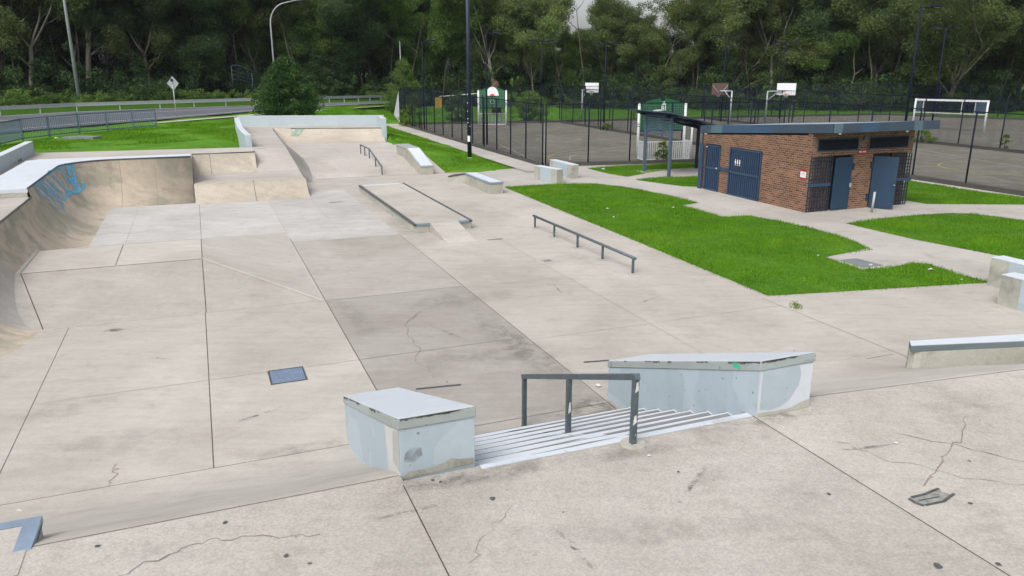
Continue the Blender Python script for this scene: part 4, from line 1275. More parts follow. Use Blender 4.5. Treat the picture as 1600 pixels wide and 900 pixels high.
# ------------------------------------------------------------------ brick amenities building
uN, vN = 23.36, 21.72
def B(x, y, z=0.0): return P(uN + y, vN + x, z)          # x along the front, y along the side towards the back
BX, BY = 5.26, 6.95
bd = thing('amenities_building', B(BX / 2, BY / 2, 0), 'small brown brick toilet building with blue steel doors and a slate blue flat roof', 'building')
def bbox(mb, x0, x1, y0, y1, z0, z1, m=0, tone=1.0): mb.prism([B(x0, y0)[:2], B(x1, y0)[:2], B(x1, y1)[:2], B(x0, y1)[:2]], z0, z1, m, None, tone)
b = MB()
def zr(y): return 3.08 - .072 * (y + 1.05)                 # underside of the roof
# front wall in pieces round its openings
for x0, x1, z0, z1 in ((0, .27, 2.18, 3.1), (.27, 2.36, 2.18, 2.36), (2.36, 2.86, 2.18, 3.1), (2.86, 4.99, 2.18, 2.36), (4.99, BX, 2.18, 3.1), (2.14, 3.18, 0, 2.18), (.27, 2.36, 2.86, 3.1), (2.86, 4.99, 2.86, 3.1)):
    bbox(b, x0, x1, 0, .23, z0, z1)
bbox(b, BX - .23, BX, .231, BY, 0, 2.6)
bbox(b, .231, BX - .231, BY - .23, BY, 0, 2.6)
# side wall, openings for the two gates
SEGS = ((.231, 2.77, 0, 2.12), (4.90, 5.57, 0, 2.12), (6.65, BY, 0, 2.12))
for y0, y1, z0, z1 in SEGS: bbox(b, 0, .23, y0, y1, z0, z1)
b.prism([B(0, .231)[:2], B(.23, .231)[:2], B(.23, BY)[:2], B(0, BY)[:2]], 2.12, [zr(.2), zr(.2), zr(BY), zr(BY)])
b.prism([B(0, 0)[:2], B(.23, 0)[:2], B(.23, .231)[:2], B(0, .231)[:2]], 0, [2.18, 2.18, 2.18, 2.18])
b.build('brick_wall', M['brick'], bd)
b = MB(); bbox(b, .24, BX - .24, 1.4, BY - .3, .01, 2.5); b.build('dark_interior', M['dark'], bd)
b = MB(); bbox(b, -.3, BX + .3, -.05, BY + .1, -.02, .02); b.build('floor_slab', M['path'], bd)
# roof: sloping sheet with a deep fascia
RX0, RX1, RY0, RY1 = -.04, BX + .05, -1.05, BY + .25
def zroof(y): return 3.5 - .0735 * (y + 1.05)
rf = MB()
q = [B(RX0 + .03, RY0 + .03)[:2], B(RX1 - .03, RY0 + .03)[:2], B(RX1 - .03, RY1 - .03)[:2], B(RX0 + .03, RY1 - .03)[:2]]
rf.prism(q, [zroof(RY0) - .3, zroof(RY0) - .3, zroof(RY1) - .3, zroof(RY1) - .3], [zroof(RY0) - .02, zroof(RY0) - .02, zroof(RY1) - .02, zroof(RY1) - .02])
roof = rf.build('roof', M['roof'], bd)
fa_ = MB()
def fascia(x0, y0, x1, y1, n, cols):
    for i in range(n):
        t0, t1 = i / n, (i + 1) / n
        ax, ay, bx, by = x0 + (x1 - x0) * t0, y0 + (y1 - y0) * t0, x0 + (x1 - x0) * t1, y0 + (y1 - y0) * t1
        L = sqrt((x1 - x0) ** 2 + (y1 - y0) ** 2); nx, ny = (y1 - y0) / L * .03, -(x1 - x0) / L * .03
        fa_.prism([B(ax, ay)[:2], B(bx, by)[:2], B(bx - nx, by - ny)[:2], B(ax - nx, ay - ny)[:2]],
                  [zroof(ay) - .34, zroof(by) - .34, zroof(by) - .34, zroof(ay) - .34], [zroof(ay), zroof(by), zroof(by), zroof(ay)], cols[i])
fascia(RX0, RY0, RX1, RY0, 12, [2, 0, 0, 1, 1, 0, 0, 0, 0, 2, 0, 0])
fascia(RX1, RY0, RX1, RY1, 4, [0, 0, 0, 0])
fascia(RX1, RY1, RX0, RY1, 4, [0, 0, 0, 0])
fascia(RX0, RY1, RX0, RY0, 10, [0, 2, 1, 1, 1, 1, 0, 0, 0, 0])
fa_.build('fascia', [M['fascia'], M['fascia2'], M['fascia3']], roof)
for x, y in ((.35, -.98), (3.7, -.98), (.02, 6.8)):
    b = MB(); b.tube([B(x, y, zroof(y) - .40), B(x, y, zroof(y) - .34)], .05, 10); b.build('light_fitting', M['white'], roof)
for x0, x1 in ((.27, 2.36), (2.86, 4.99)):
    w = MB()
    for a_, c_, z0, z1 in ((x0, x1, 2.36, 2.40), (x0, x1, 2.82, 2.86), (x0, x0 + .05, 2.4, 2.82), (x1 - .05, x1, 2.4, 2.82)): bbox(w, a_, c_, -.02, .12, z0, z1)
    wf = w.build('louvre_window', M['fascia'], bd)
    w = MB()
    for k in range(8):
        z = 2.41 + k * .052
        w.prism([B(x0 + .05, .0)[:2], B(x1 - .05, .0)[:2], B(x1 - .05, .09)[:2], B(x0 + .05, .09)[:2]], [z, z, z + .035, z + .035], [z + .012, z + .012, z + .047, z + .047])
    bbox(w, x0 + .05, x1 - .05, .13, .15, 2.4, 2.82, 1)
    w.build('louvre_blades', [M['lattice'], M['dark']], wf)
def leaf(name, hx, hy, ex, ey, z0, z1, mat, par):
    w = MB()
    d = (ex - hx, ey - hy); L = sqrt(d[0] ** 2 + d[1] ** 2); n = (d[1] / L * .045, -d[0] / L * .045)
    w.prism([B(hx, hy)[:2], B(ex, ey)[:2], B(ex - n[0], ey - n[1])[:2], B(hx - n[0], hy - n[1])[:2]], z0, z1)
    return w.build(name, mat, par, .004)
d1 = leaf('door', 1.2, -.09, 2.13, -.03, .05, 2.11, M['door'], bd)
w = MB(); bbox(w, 2.05, 2.12, -.10, -.05, .92, 1.08); w.build('handle', M['galv'], d1)
# the right door stands open towards the camera
dw = at(1394, 328); du2 = UV(dw); ex, ey = du2[1] - vN, du2[0] - uN
d2 = leaf('door', 3.2, -.03, ex, ey, .03, 2.09, M['door'], bd)
w = MB(); w.tube([B(ex - .1, ey + .02, 1.0), B(ex - .1, ey - .06, 1.0)], .02, 8); w.build('handle', M['galv'], d2)
for x0, x1, z0, z1 in ((3.08, 3.19, 1.62, 1.85), (3.05, 3.14, .35, .6), (2.16, 2.22, 1.62, 1.85), (1.04, 1.1, 1.6, 1.8)):
    w = MB(); bbox(w, x0, x1, -.06, -.005, z0, z1); w.build('hinge_plate', M['door'], bd)
for x0, x1, y0, mm in ((3.18, 4.3, .12, 'dark'), (1.1, 2.14, .16, 'dark'), (4.301, BX - .24, .06, 'brick'), (.231, 1.099, .06, 'brick')):
    b = MB(); bbox(b, x0, x1, y0, y0 + .03, 0, 2.18); b.build('doorway_back', M[mm], bd)  # dark backs paint in the doorway's shade, brick ones are wall
def lattice(x0, x1, z0, z1, par):
    w = MB()
    n = int((x1 - x0) / .125)
    for k in range(n + 1):
        x = x0 + (x1 - x0) * k / n
        bbox(w, x - .02, x + .02, -.03, .0, z0, z1)
    m = int((z1 - z0) / .14)
    for k in range(m + 1):
        z = z0 + (z1 - z0) * k / m
        bbox(w, x0, x1, -.015, .012, z - .018, z + .018)
    return w.build('steel_lattice', M['lattice'], par)
lattice(.03, 1.1, .04, 2.14, bd); lattice(4.32, 5.24, .04, 2.14, bd)
for x0, x1 in ((.0, 1.05), (4.35, 5.34)):
    b = MB(); bbox(b, x0, x1, -.075, -.031, 1.02, 1.14); b.build('lock_bar', M['gate'], bd)
def bargate(y0, y1, z0, z1, step):
    w = MB()
    def side(a, c, za, zb, d0, d1): bbox(w, -d1, -d0, a, c, za, zb)
    for a, c, za, zb in ((y0, y0 + .06, z0, z1), (y1 - .06, y1, z0, z1), (y0, y1, z0, z0 + .06), (y0, y1, z1 - .06, z1), (y0, y1, 1.0, 1.09)): side(a, c, za, zb, .005, .05)
    n = int((y1 - y0 - .12) / step)
    for k in range(1, n):
        y = y0 + .06 + (y1 - y0 - .12) * k / n
        side(y - .027, y + .027, z0 + .05, z1 - .05, .008, .044)
    g = w.build('bar_gate', M['gate'], bd)
    w = MB(); bbox(w, -.004, .1, y0, y1, z0, z1); w.build('back_panel', M['navy'], g)
    return g
g1 = bargate(5.58, 6.64, .03, 2.08, .118)
g2 = bargate(2.78, 4.89, .03, 2.10, .132)
b = MB(); bbox(b, -.06, -.02, 4.86, 5.62, 1.04, 1.17); b.build('lock_bar', M['gate'], bd)
b = MB(); bbox(b, -.16, -.10, 6.72, 6.97, 0, 2.12); b.build('screen_panel', M['gate'], bd)
b = MB()
for k in range(3):                                        # three white pictograms: two figures and a wheelchair
    y = 4.42 - k * .145
    b.tube([B(-.056, y, 1.60), B(-.062, y, 1.60)], .033, 10)
    bbox(b, -.06, -.054, y - .036, y + .036, 1.44, 1.56)
    bbox(b, -.06, -.054, y - .03, y + .03, 1.37, 1.405)
b.build('pictogram', M['white'], g2)
b = MB(); b.tube([B(-.07, 5.72, 1.08), B(-.09, 5.72, 1.08)], .035, 10); b.build('padlock', M['white'], g1)
b = MB(); b.tube([B(-.05, 6.56, 1.98), B(-.06, 6.56, 1.98)], .03, 8); b.build('sticker', M['white'], g1)
b = MB(); bbox(b, -.016, -.002, .15, .44, 1.36, 1.59, 0); sg = b.build('notice', M['white'], bd)
b = MB(); bbox(b, -.017, -.001, .13, .46, 1.60, 1.68, 0); bbox(b, -.017, -.001, .17, .44, 1.30, 1.35, 0); b.build('red_band', M['red'], sg)
b = MB()
for k in range(2): bbox(b, -.0185, -.016, .2, .39, 1.44 + k * .05, 1.455 + k * .05)
b.tube([B(-.0165, .29, 1.52), B(-.0185, .29, 1.52)], .035, 10); b.build('printed_mark', M['galv'], sg)
b = MB(); bbox(b, 2.34, 2.80, -.02, -.003, 2.19, 2.33); sg2 = b.build('door_sign', M['red'], bd)
for word in (((2.385, 2.415), (2.425, 2.45), (2.46, 2.49), (2.50, 2.53)), ((2.58, 2.61), (2.62, 2.65), (2.67, 2.70), (2.71, 2.745))):
    b = MB()
    for x0, x1 in word: bbox(b, x0, x1, -.023, -.0195, 2.265 if int(x0 * 1000) % 2 else 2.26, 2.31)
    b.build('lettering', M['white'], sg2)
b = MB(); bbox(b, 2.52, 2.66, -.09, -.003, 2.74, 2.88); b.build('wall_lamp', M['fascia3'], bd)
bo = thing('door_stop_post', at(1362, 331.5, 0), 'thin grey steel post standing in front of the open blue door', 'post')
p0 = at(1362, 331.5, 0); b = MB(); b.tube([p0, (p0[0] + .02, p0[1], .8)], .045, 10); b.build('post', M['galv'], bo)

# ------------------------------------------------------------------ picnic shelter
S0u, S1u, S0v, S1v = 34.2, 36.65, 22.5, 25.9
sh = thing('shelter', P(35.4, 24.2, 0), 'open steel shelter with a slatted screen and sloping sheet roof behind the brick building', 'shelter')
def zs(v): return 3.32 - .235 * (v - 22.0)
for u, v in ((S0u, S0v), (S1u, S0v), (S0u, S1v), (S1u, S1v)):
    b = MB(); b.bar(P(u, v, -.02), P(u, v, zs(v) - .08), .14, .14); b.build('post', M['shelter'] if v < 24 else M['navy'], sh, .006)
b = MB()
R = [P(33.5, 22.0)[:2], P(33.5, 27.2)[:2], P(37.5, 27.2)[:2], P(37.5, 22.0)[:2]]
b.prism(R, [zs(22) - .05, zs(27.2) - .05, zs(27.2) - .05, zs(22) - .05], [zs(22), zs(27.2), zs(27.2), zs(22)])
b.build('roof', M['fascia'], sh)
b = MB()
for v in (22.4, 23.9, 25.4, 26.8):
    b.bar(P(33.55, v, zs(v) - .1), P(37.45, v, zs(v) - .1), .06, .09)
for u in (S0u, S1u): b.bar(P(u, 22.1, zs(22.1) - .16), P(u, 27.1, zs(27.1) - .16), .08, .12)
b.build('rafters', M['navy'], sh)
b = MB()
for k in range(9):
    z = 2.12 + k * .115
    b.bar(P(S0u + .07, S0v, z), P(S1u - .07, S0v, z), .03, .075)
b.bar(P((S0u + S1u) / 2, S0v + .03, 2.05), P((S0u + S1u) / 2, S0v + .03, 3.1), .05, .05)
b.build('slat_screen', M['shelter'], sh)
pd_ = [P(33.9, 22.1, .006), P(33.9, 27.5, .006), P(37.2, 27.5, .006), P(37.0, 22.1, .006)]
sheet('shelter_floor', [pd_], M['path'])


# ------------------------------------------------------------------ court fences
def fence(label, pts, h, gap, kerb=True, mesh=True, rails=2, zoff=0.0, group=None):
    r = thing('court_fence', (*pts[0], 0), label, 'fence', group)
    posts = []
    for a, c in zip(pts[:-1], pts[1:]):
        d = (c[0] - a[0], c[1] - a[1]); L = sqrt(d[0] ** 2 + d[1] ** 2); d = (d[0] / L, d[1] / L); n = max(1, round(L / gap))
        for k in range(n + 1):
            q = (a[0] + d[0] * L * k / n, a[1] + d[1] * L * k / n)
            if k == 0 and posts: continue
            posts.append(q)
    for q in posts:
        b = MB(); b.tube([(*q, zoff - .1), (*q, zoff + h + .03)], .042, 8); b.build('post', M['black'], r)
    b = MB()
    for i in range(rails):
        z = zoff + h * (1 - .98 * i / max(1, rails - 1)) if rails > 1 else zoff + h
        b.tube([(*p, z) for p in pts], .028, 6)
    b.build('rail', M['black'], r)
    if mesh:
        b = MB()
        s = .082; w = .0031
        for a, c in zip(pts[:-1], pts[1:]):
            d = (c[0] - a[0], c[1] - a[1]); L = sqrt(d[0] ** 2 + d[1] ** 2); d = (d[0] / L, d[1] / L); nn_ = (d[1] * .01, -d[0] * .01)
            k = -h
            while k < L:
                for sg_ in (1, -1):
                    t0, t1, z0, z1 = k, k + h, 0.0, h
                    if t0 < 0: z0 += -t0; t0 = 0
                    if t1 > L: z1 -= t1 - L; t1 = L
                    if t1 - t0 > .02:
                        if sg_ < 0: za, zb = h - z0, h - z1
                        else: za, zb = z0, z1
                        A_ = (a[0] + d[0] * t0 + nn_[0] * sg_ * .3, a[1] + d[1] * t0 + nn_[1] * sg_ * .3, zoff + za); C_ = (a[0] + d[0] * t1 + nn_[0] * sg_ * .3, a[1] + d[1] * t1 + nn_[1] * sg_ * .3, zoff + zb)
                        dx, dz = d[0] * w * .7, w * .7 * sg_
                        i0 = len(b.v)
                        b.v += [(A_[0] - dx, A_[1] - d[1] * w * .7, A_[2] + dz), (A_[0] + dx, A_[1] + d[1] * w * .7, A_[2] - dz), (A_[0] + nn_[0] * .4, A_[1] + nn_[1] * .4, A_[2]),
                                (C_[0] - dx, C_[1] - d[1] * w * .7, C_[2] + dz), (C_[0] + dx, C_[1] + d[1] * w * .7, C_[2] - dz), (C_[0] + nn_[0] * .4, C_[1] + nn_[1] * .4, C_[2])]
                        for f in ((0, 1, 4, 3), (1, 2, 5, 4), (2, 0, 3, 5)):
                            b.f.append(tuple(i0 + q for q in f)); b.m.append(0); b.t.append(1.0); b.s.append(False)
                k += s
        b.build('wire_mesh', M['black'], r)
    if kerb:
        b = MB()
        for a, c in zip(pts[:-1], pts[1:]):
            b.bar((*a, zoff + .05), (*c, zoff + .05), .22, .30)
        b.build('kerb', M['kerb'], r)
    return r


def along(a, b, t): return (a[0] + (b[0] - a[0]) * t, a[1] + (b[1] - a[1]) * t)
fence('tall black chain link fence along the grassy left side of the first court', [A0, A1], 3.5, 2.65)
fence('tall black chain link fence across the front of the first court behind the bench blocks', [along(A1, BE, .012), BE], 3.5, 2.6)
fence('tall black chain link fence beyond the lawn to the right of the brick building', [along(BE, CE, .01), CE], 3.5, 3.05)
fence('black chain link fence dividing the first court from the second, with weeds at its foot', [along(BE, DIV0, .012), along(BE, DIV0, .985)], 3.5, 3.0)
fence('black chain link fence between the second court and the court with the white net', [M0, ME], 3.4, 3.2, kerb=True)
fence('black chain link fence across the far ends of the courts in front of the trees', [along(A0, DIV0, .01), DIV0, (24, 88.5), (44, 94), (75, 70)], 3.6, 3.1)
# the corner of the fence at the far left has a pale stay sheet beside it
lf = thing('loose_mesh_panel', (A0[0] - .5, A0[1], 0), 'small pale grey folded fence panel leaning at the far left corner of the court fence', 'fence panel')
b = MB(); b.prism([(A0[0] - .62, A0[1] + .4), (A0[0] - .08, A0[1] + .25), (A0[0] - .08, A0[1] + .3), (A0[0] - .62, A0[1] + .45)], [.9, .2, .2, .9], [1.1, 3.3, 3.3, 1.1]); b.build('panel', M['galv'], lf)


# court markings
b = MB()
def ring(cx, cy, r, w, m, a0=0, a1=360, n=48):
    for i in range(n):
        t0, t1 = radians(a0 + (a1 - a0) * i / n), radians(a0 + (a1 - a0) * (i + 1) / n)
        b.face([(cx + (r - w / 2) * cos(t0), cy + (r - w / 2) * sin(t0), .010), (cx + (r + w / 2) * cos(t0), cy + (r + w / 2) * sin(t0), .010), (cx + (r + w / 2) * cos(t1), cy + (r + w / 2) * sin(t1), .010), (cx + (r - w / 2) * cos(t1), cy + (r - w / 2) * sin(t1), .010)], m)
c = at(873, 217.5); ring(c[0], c[1], 1.75, .07, 0)
ring(9.2, 48.6, 6.9, .07, 1, 20, 185); ring(9.2, 48.3, 5.6, .07, 0, 20, 186)
ring(-1.9, 75.6, 6.6, .07, 1, 200, 350); ring(-1.9, 75.6, 5.2, .07, 0, 200, 350)
def cl(x0, y0, x1, y1, m=0, w=.07):
    p, q = at(x0, y0), at(x1, y1); b.strip([(*p[:2], .0105), (*q[:2], .0105)], w, m)
cl(862, 243, 985, 228); cl(1010, 245, 800, 248, 1)
cl(780, 226, 838, 252); cl(900, 213, 1005, 226)
c = at(1545, 263); ring(c[0] + 1, c[1], 3.4, .08, 1, 80, 280); cl(1425, 232, 1600, 262, 0); cl(1440, 258, 1640, 280, 1); cl(1500, 235, 1640, 245, 0)
tag(b.build('court_markings', [M['courtline'], M['courtyellow']]), kind='structure')


# multi sport goals ------------------------------------------------------------------------------
def sportgoal(label, a, c, board, facing, logo):
    """goal frame from post foot a to post foot c"""
    r = thing('sports_goal', ((a[0] + c[0]) / 2, (a[1] + c[1]) / 2, 0), label, 'sports goal')
    d = (c[0] - a[0], c[1] - a[1]); W = sqrt(d[0] ** 2 + d[1] ** 2); d = (d[0] / W, d[1] / W); n = (-d[1] * facing, d[0] * facing)   # n points out of the back
    def q(t, back, z): return (a[0] + d[0] * t + n[0] * back, a[1] + d[1] * t + n[1] * back, z)
    H = 3.3
    for t in (0, W):
        b = MB(); b.tube([q(t, 0, -.05), q(t, 0, H)], .085, 12); b.tube([q(t, 0, H), q(t, 0, H + .08)], [.1, .06], 12); b.build('post', M['white'], r)
        b = MB(); b.tube([q(t, 1.0, -.05), q(t, 1.0, 2.3)], .06, 10); b.build('rear_post', M['white'], r)
        b = MB()
        for k in range(7): b.bar(q(t, .1 + k * .14, .06), q(t, .1 + k * .14, 1.12), .03, .03)
        b.bar(q(t, 0, 1.14), q(t, 1, 1.14), .05, .05); b.bar(q(t, 0, .08), q(t, 1, .08), .05, .05)
        b.build('side_bars', M['white'], r)
        b = MB()
        for z in (2.02, 2.16): b.tube([q(t, 0, z - .02), q(t, 0, z + .02)], .1, 12)
        b.build('collar', M['black'], r)
    b = MB()
    nb = int(W / .13)
    for k in range(1, nb): b.bar(q(W * k / nb, 1.0, .06), q(W * k / nb, 1.0, 1.12), .035, .03)
    b.bar(q(0, 1, 1.15), q(W, 1, 1.15), .06, .06); b.bar(q(0, 1, .07), q(W, 1, .07), .06, .06)
    b.build('rear_bars', M['white'], r)
    # two perforated green panels with an arched head, split in the middle
    for s in (0, 1):
        b = MB()
        x0, x1 = (.14, W / 2 - .03) if s == 0 else (W / 2 + .03, W - .14)
        N = 8
        prof = []
        for k in range(N + 1):
            x = x0 + (x1 - x0) * k / N
            top = 3.25 + .42 * (1 - ((x - W / 2) / (W / 2)) ** 2)
            if abs(x - W / 2) < .2: top -= .22 * (1 - abs(x - W / 2) / .2)
            prof.append((x, top))
        f = [q(x0, -.02, 1.75)] + [q(x, -.02, z) for x, z in prof] + [q(x1, -.02, 1.75)]
        g = [q(x0, .02, 1.75)] + [q(x, .02, z) for x, z in prof] + [q(x1, .02, 1.75)]
        b.face(f[::-1]); b.face(g)
        for i in range(len(f)): b.face([f[i], f[(i + 1) % len(f)], g[(i + 1) % len(f)], g[i]])
        for i in range(9):
            for j in range(11):
                x, z = x0 + .08 + i * .14, 1.86 + j * .14
                if x > x1 - .04 or z > 3.2 + .3 * (1 - ((x - W / 2) / (W / 2)) ** 2): continue
                for off in (-.024, .024): b.tube([q(x, off, z), q(x, off * 1.06, z)], .018, 6, 1)
        b.build('green_panel', [M['green'], M['offwhite']], r)
    b = MB(); b.bar(q(0, 0, 1.72), q(W, 0, 1.72), .06, .06); b.build('crossbar', M['black'], r)
    if board:                                             # half round white board with its ring
        b = MB()
        pts = [(W / 2 + .62 * cos(pi * k / 14), 2.86 + .84 * sin(pi * k / 14)) for k in range(15)]
        f = [q(x, -.10, z) for x, z in pts]; g = [q(x, -.05, z) for x, z in pts]
        b.face(f); b.face(g[::-1])
        for i in range(len(f)): b.face([f[i], f[(i + 1) % len(f)], g[(i + 1) % len(f)], g[i]])
        b.build('backboard', M['white'], r)
        b = MB(); b.tube([q(W / 2 + .23 * cos(k * pi / 9), -.4 + .23 * sin(k * pi / 9), 2.95) for k in range(19)], .022, 6); b.bar(q(W / 2 - .16, -.13, 2.96), q(W / 2 + .16, -.13, 2.96), .1, .14)
        b.build('ring', M['orange'], r)
        b = MB(); b.tube([q(W / 2 + .2 * cos(k * pi / 6), -.06 + .0 * k, 2.3 + .2 * sin(k * pi / 6)) for k in range(13)], .02, 6); b.build('target_ring', M['offwhite'], r)
    if logo:                                              # small white emblem of a pointed roof and a low wave
        b = MB()
        def fl(pts, off):
            b.face([q(W / 2 + x, off, z) for x, z in pts])
        for off in (.075, -.075):
            fl([(-.2, 3.28), (.12, 3.28), (-.06, 3.5)], off)
            for k in range(3): fl([(-.19 + k * .12, 2.95), (-.12 + k * .12, 2.95), (-.11 + k * .12, 3.24), (-.17 + k * .12, 3.24)], off)
            fl([(.05, 2.92), (.75, 2.90), (.62, 2.99), (.2, 3.03)], off)
        b.build('emblem', M['white'], r)
    return r


sportgoal('far green and white sports goal with a half round white backboard', at(748, 197)[:2], at(791, 197)[:2], True, 1, False)
sportgoal('near green and white sports goal with a white emblem, partly hidden by the shelter', (10.75, 48.75), (7.75, 47.95), False, 1, True)


def hoop(label, foot, armdir, arm, bw, bh, ring_z, bmat, pmat, facing, two=False):
    r = thing('basketball_hoop', (*foot, 0), label, 'basketball hoop')
    d = Vector((*armdir, 0)).normalized()
    f = Vector((*facing, 0)).normalized(); s = Vector((-f.y, f.x, 0))
    top = Vector((*foot, ring_z + .25))
    b = MB(); b.tube([(*foot, -.05), tuple(top)], .08, 10); b.tube([tuple(top), tuple(top + d * arm)], .06, 8); b.tube([tuple(top - Vector((0, 0, .9))), tuple(top + d * arm * .6)], .04, 8)
    b.build('pole', pmat, r)
    c = top + d * arm + Vector((0, 0, .2))
    b = MB()
    q = [c + s * (bw / 2 * i) + Vector((0, 0, bh / 2 * j)) for i, j in ((-1, -1), (1, -1), (1, 1), (-1, 1))]
    g = [p + f * .05 for p in q]
    b.mesh([tuple(p) for p in q + g], [(3, 2, 1, 0), (4, 5, 6, 7), (0, 1, 5, 4), (1, 2, 6, 5), (2, 3, 7, 6), (3, 0, 4, 7)])
    bb = b.build('backboard', bmat, r)
    b = MB()
    cc = c + f * .32 + Vector((0, 0, -bh / 2 + .12))
    b.tube([tuple(cc + Vector((.23 * cos(k * pi / 8), .23 * sin(k * pi / 8), 0))) for k in range(17)], .02, 6)
    b.bar(tuple(cc - f * .3), tuple(cc - f * .2), .12, .08)
    b.build('ring', M['orange'], r)
    b = MB()
    for k in range(10):
        a0 = k * 2 * pi / 10
        for sgn in (1, -1):
            a1 = a0 + sgn * .5
            b.tube([tuple(cc + Vector((.22 * cos(a0), .22 * sin(a0), 0))), tuple(cc + Vector((.12 * cos(a1), .12 * sin(a1), -.4)))], .008, 4)
    b.build('net', M['offwhite'], r)
    if two:
        b = MB()
        for sg_ in (1, -1):
            b.bar(tuple(c - f * .03 + s * (bw * .46 * sg_) + Vector((0, 0, bh * .3))), tuple(c - f * .03 + s * (bw * .1 * sg_) + Vector((0, 0, -bh * .3))), .05, .04)
        b.build('back_brace', M['galv'], bb)
    return r


hoop('basketball hoop with a white board on a thin grey pole beyond the first court', at(909, 187.5)[:2], (1, -.15), 1.0, 1.45, 1.0, 2.95, M['white'], M['galv'], (-.25, -1))
hoop('basketball hoop with a faded brown board seen from behind, far end of the second court', at(1140, 193)[:2], (-1, .1), 1.2, 1.75, 1.15, 2.95, M['brown'], M['galv'], (-.2, 1), True)
hoop('basketball hoop with a white board on a side arm above the brick building roof', at(1195, 194)[:2], (1, .1), 1.9, 1.8, 1.15, 2.95, M['white'], M['galv'], (-.2, -1))

nt = thing('net_frame', at(1536, 207, 0), 'white posted net frame with a white top band standing on the right hand court', 'net')
na, nb_ = at(1425, 200.5)[:2], at(1536.5, 207)[:2]
for q in (na, nb_):
    b = MB(); b.tube([(*q, -.02), (*q, 2.72)], .085, 12); b.build('post', M['white'], nt)
b = MB(); b.bar((*na, 2.62), (*nb_, 2.66), .05, .16); b.build('top_band', M['white'], nt)
b = MB(); b.bar((*na, 1.50), (*nb_, 1.52), .04, .09); b.build('lower_band', M['offwhite'], nt)
b = MB()
for t in (.12, .66, .84):
    q = along(na, nb_, t); b.bar((*q, 1.5), (*q, 2.6), .05, .07)
b.build('upright_band', M['offwhite'], nt)
b = MB()
for k in range(80):
    q = along(na, nb_, (k + .5) / 80); b.bar((*q, 1.52), (*q, 2.58), .022, .022)
for k in range(9): b.bar((*na, 1.58 + k * .115), (*nb_, 1.59 + k * .115), .022, .022)
b.build('netting', M['black'], nt)
for t0, t1 in ((.01, .12), (.85, .99)):
    b = MB(); a, c = along(na, nb_, t0), along(na, nb_, t1); b.bar((*a, 2.05), (*c, 2.05), .012, .98); b.build('end_panel', M['fascia3'], nt)


# ------------------------------------------------------------------ poles and lamps
def flood(label, foot, h, heads, r0=.075, mat=None, z0=0.0, armdir=(1, .1), double=False, arm=1.1):
    mat = mat or M['black']
    r = thing('floodlight_pole', (*foot, z0), label, 'floodlight pole')
    b = MB(); b.tube([(*foot, z0 - .1), (*foot, z0 + h)], [r0, r0 * .7], 10); b.build('pole', mat, r)
    if double:
        b = MB(); b.tube([(foot[0] - .28, foot[1], z0 - .1), (foot[0] - .28, foot[1], z0 + 3.6)], .05, 8); b.build('gate_post', mat, r)
    d = Vector((*armdir, 0)).normalized()
    if heads:
        b = MB(); a = Vector((*foot, z0 + h - .05))
        b.tube([tuple(a - d * (arm if heads > 1 else .1)), tuple(a + d * arm)], .04, 6); b.build('crossarm', mat, r)
    for k in range(heads):
        c = Vector((*foot, z0 + h)) + d * (arm * (1 - 2 * k))
        b = MB(); s = d.cross(Vector((0, 0, 1)))
        b.bar(tuple(c - d * .32 + Vector((0, 0, .02))), tuple(c + d * .32 + Vector((0, 0, .02))), .42, .13)
        h_ = b.build('lamp_head', mat, r, .02)
        b = MB(); b.bar(tuple(c - d * .27 + Vector((0, 0, -.05))), tuple(c + d * .27 + Vector((0, 0, -.05))), .34, .02); b.build('lens', M['galv'], h_)
    return r


bp = thing('lamp_post', at(734, 248, 0), 'thick black lamp post standing in the grass, white notice stuck to its lower part', 'lamp post')
q = at(734, 248, 0)
b = MB(); b.tube([(q[0], q[1], -.1), (q[0], q[1], 13)], [.135, .10], 16); b.build('pole', M['navy'], bp)
b = MB(); b.tube([(q[0], q[1], -.02), (q[0], q[1], .10)], [.2, .17], 16); b.build('base_collar', M['ledge'], bp)
b = MB()
for a0, z0, z1, w in ((-110, 1.06, 1.42, .85),):
    n = 6
    for k in range(n):
        t0, t1 = radians(a0 - 90 * w / 2 + 90 * w * k / n), radians(a0 - 90 * w / 2 + 90 * w * (k + 1) / n)
        b.face([(q[0] + .138 * cos(t0), q[1] + .138 * sin(t0), z0), (q[0] + .138 * cos(t1), q[1] + .138 * sin(t1), z0), (q[0] + .138 * cos(t1), q[1] + .138 * sin(t1), z1), (q[0] + .138 * cos(t0), q[1] + .138 * sin(t0), z1)])
b.build('notice', M['white'], bp)
b = MB()
for z, a in ((2.0, -70), (2.22, -120), (2.45, -122), (2.9, -124), (3.4, -125), (3.9, -122)):
    t = radians(a); c = (q[0] + .139 * cos(t), q[1] + .139 * sin(t))
    b.tube([(c[0], c[1], z - .035), (c[0], c[1], z + .035)], .022, 6)
b.build('sticker_scraps', M['white'], bp)
b = MB(); b.tube([(q[0], q[1], 12.9), (q[0] + .9, q[1] - .2, 13.1)], .05, 8); b.build('arm', M['navy'], bp)
b = MB(); b.bar((q[0] + .7, q[1] - .15, 13.12), (q[0] + 1.4, q[1] - .3, 13.14), .3, .12); b.build('lamp_head', M['navy'], bp)

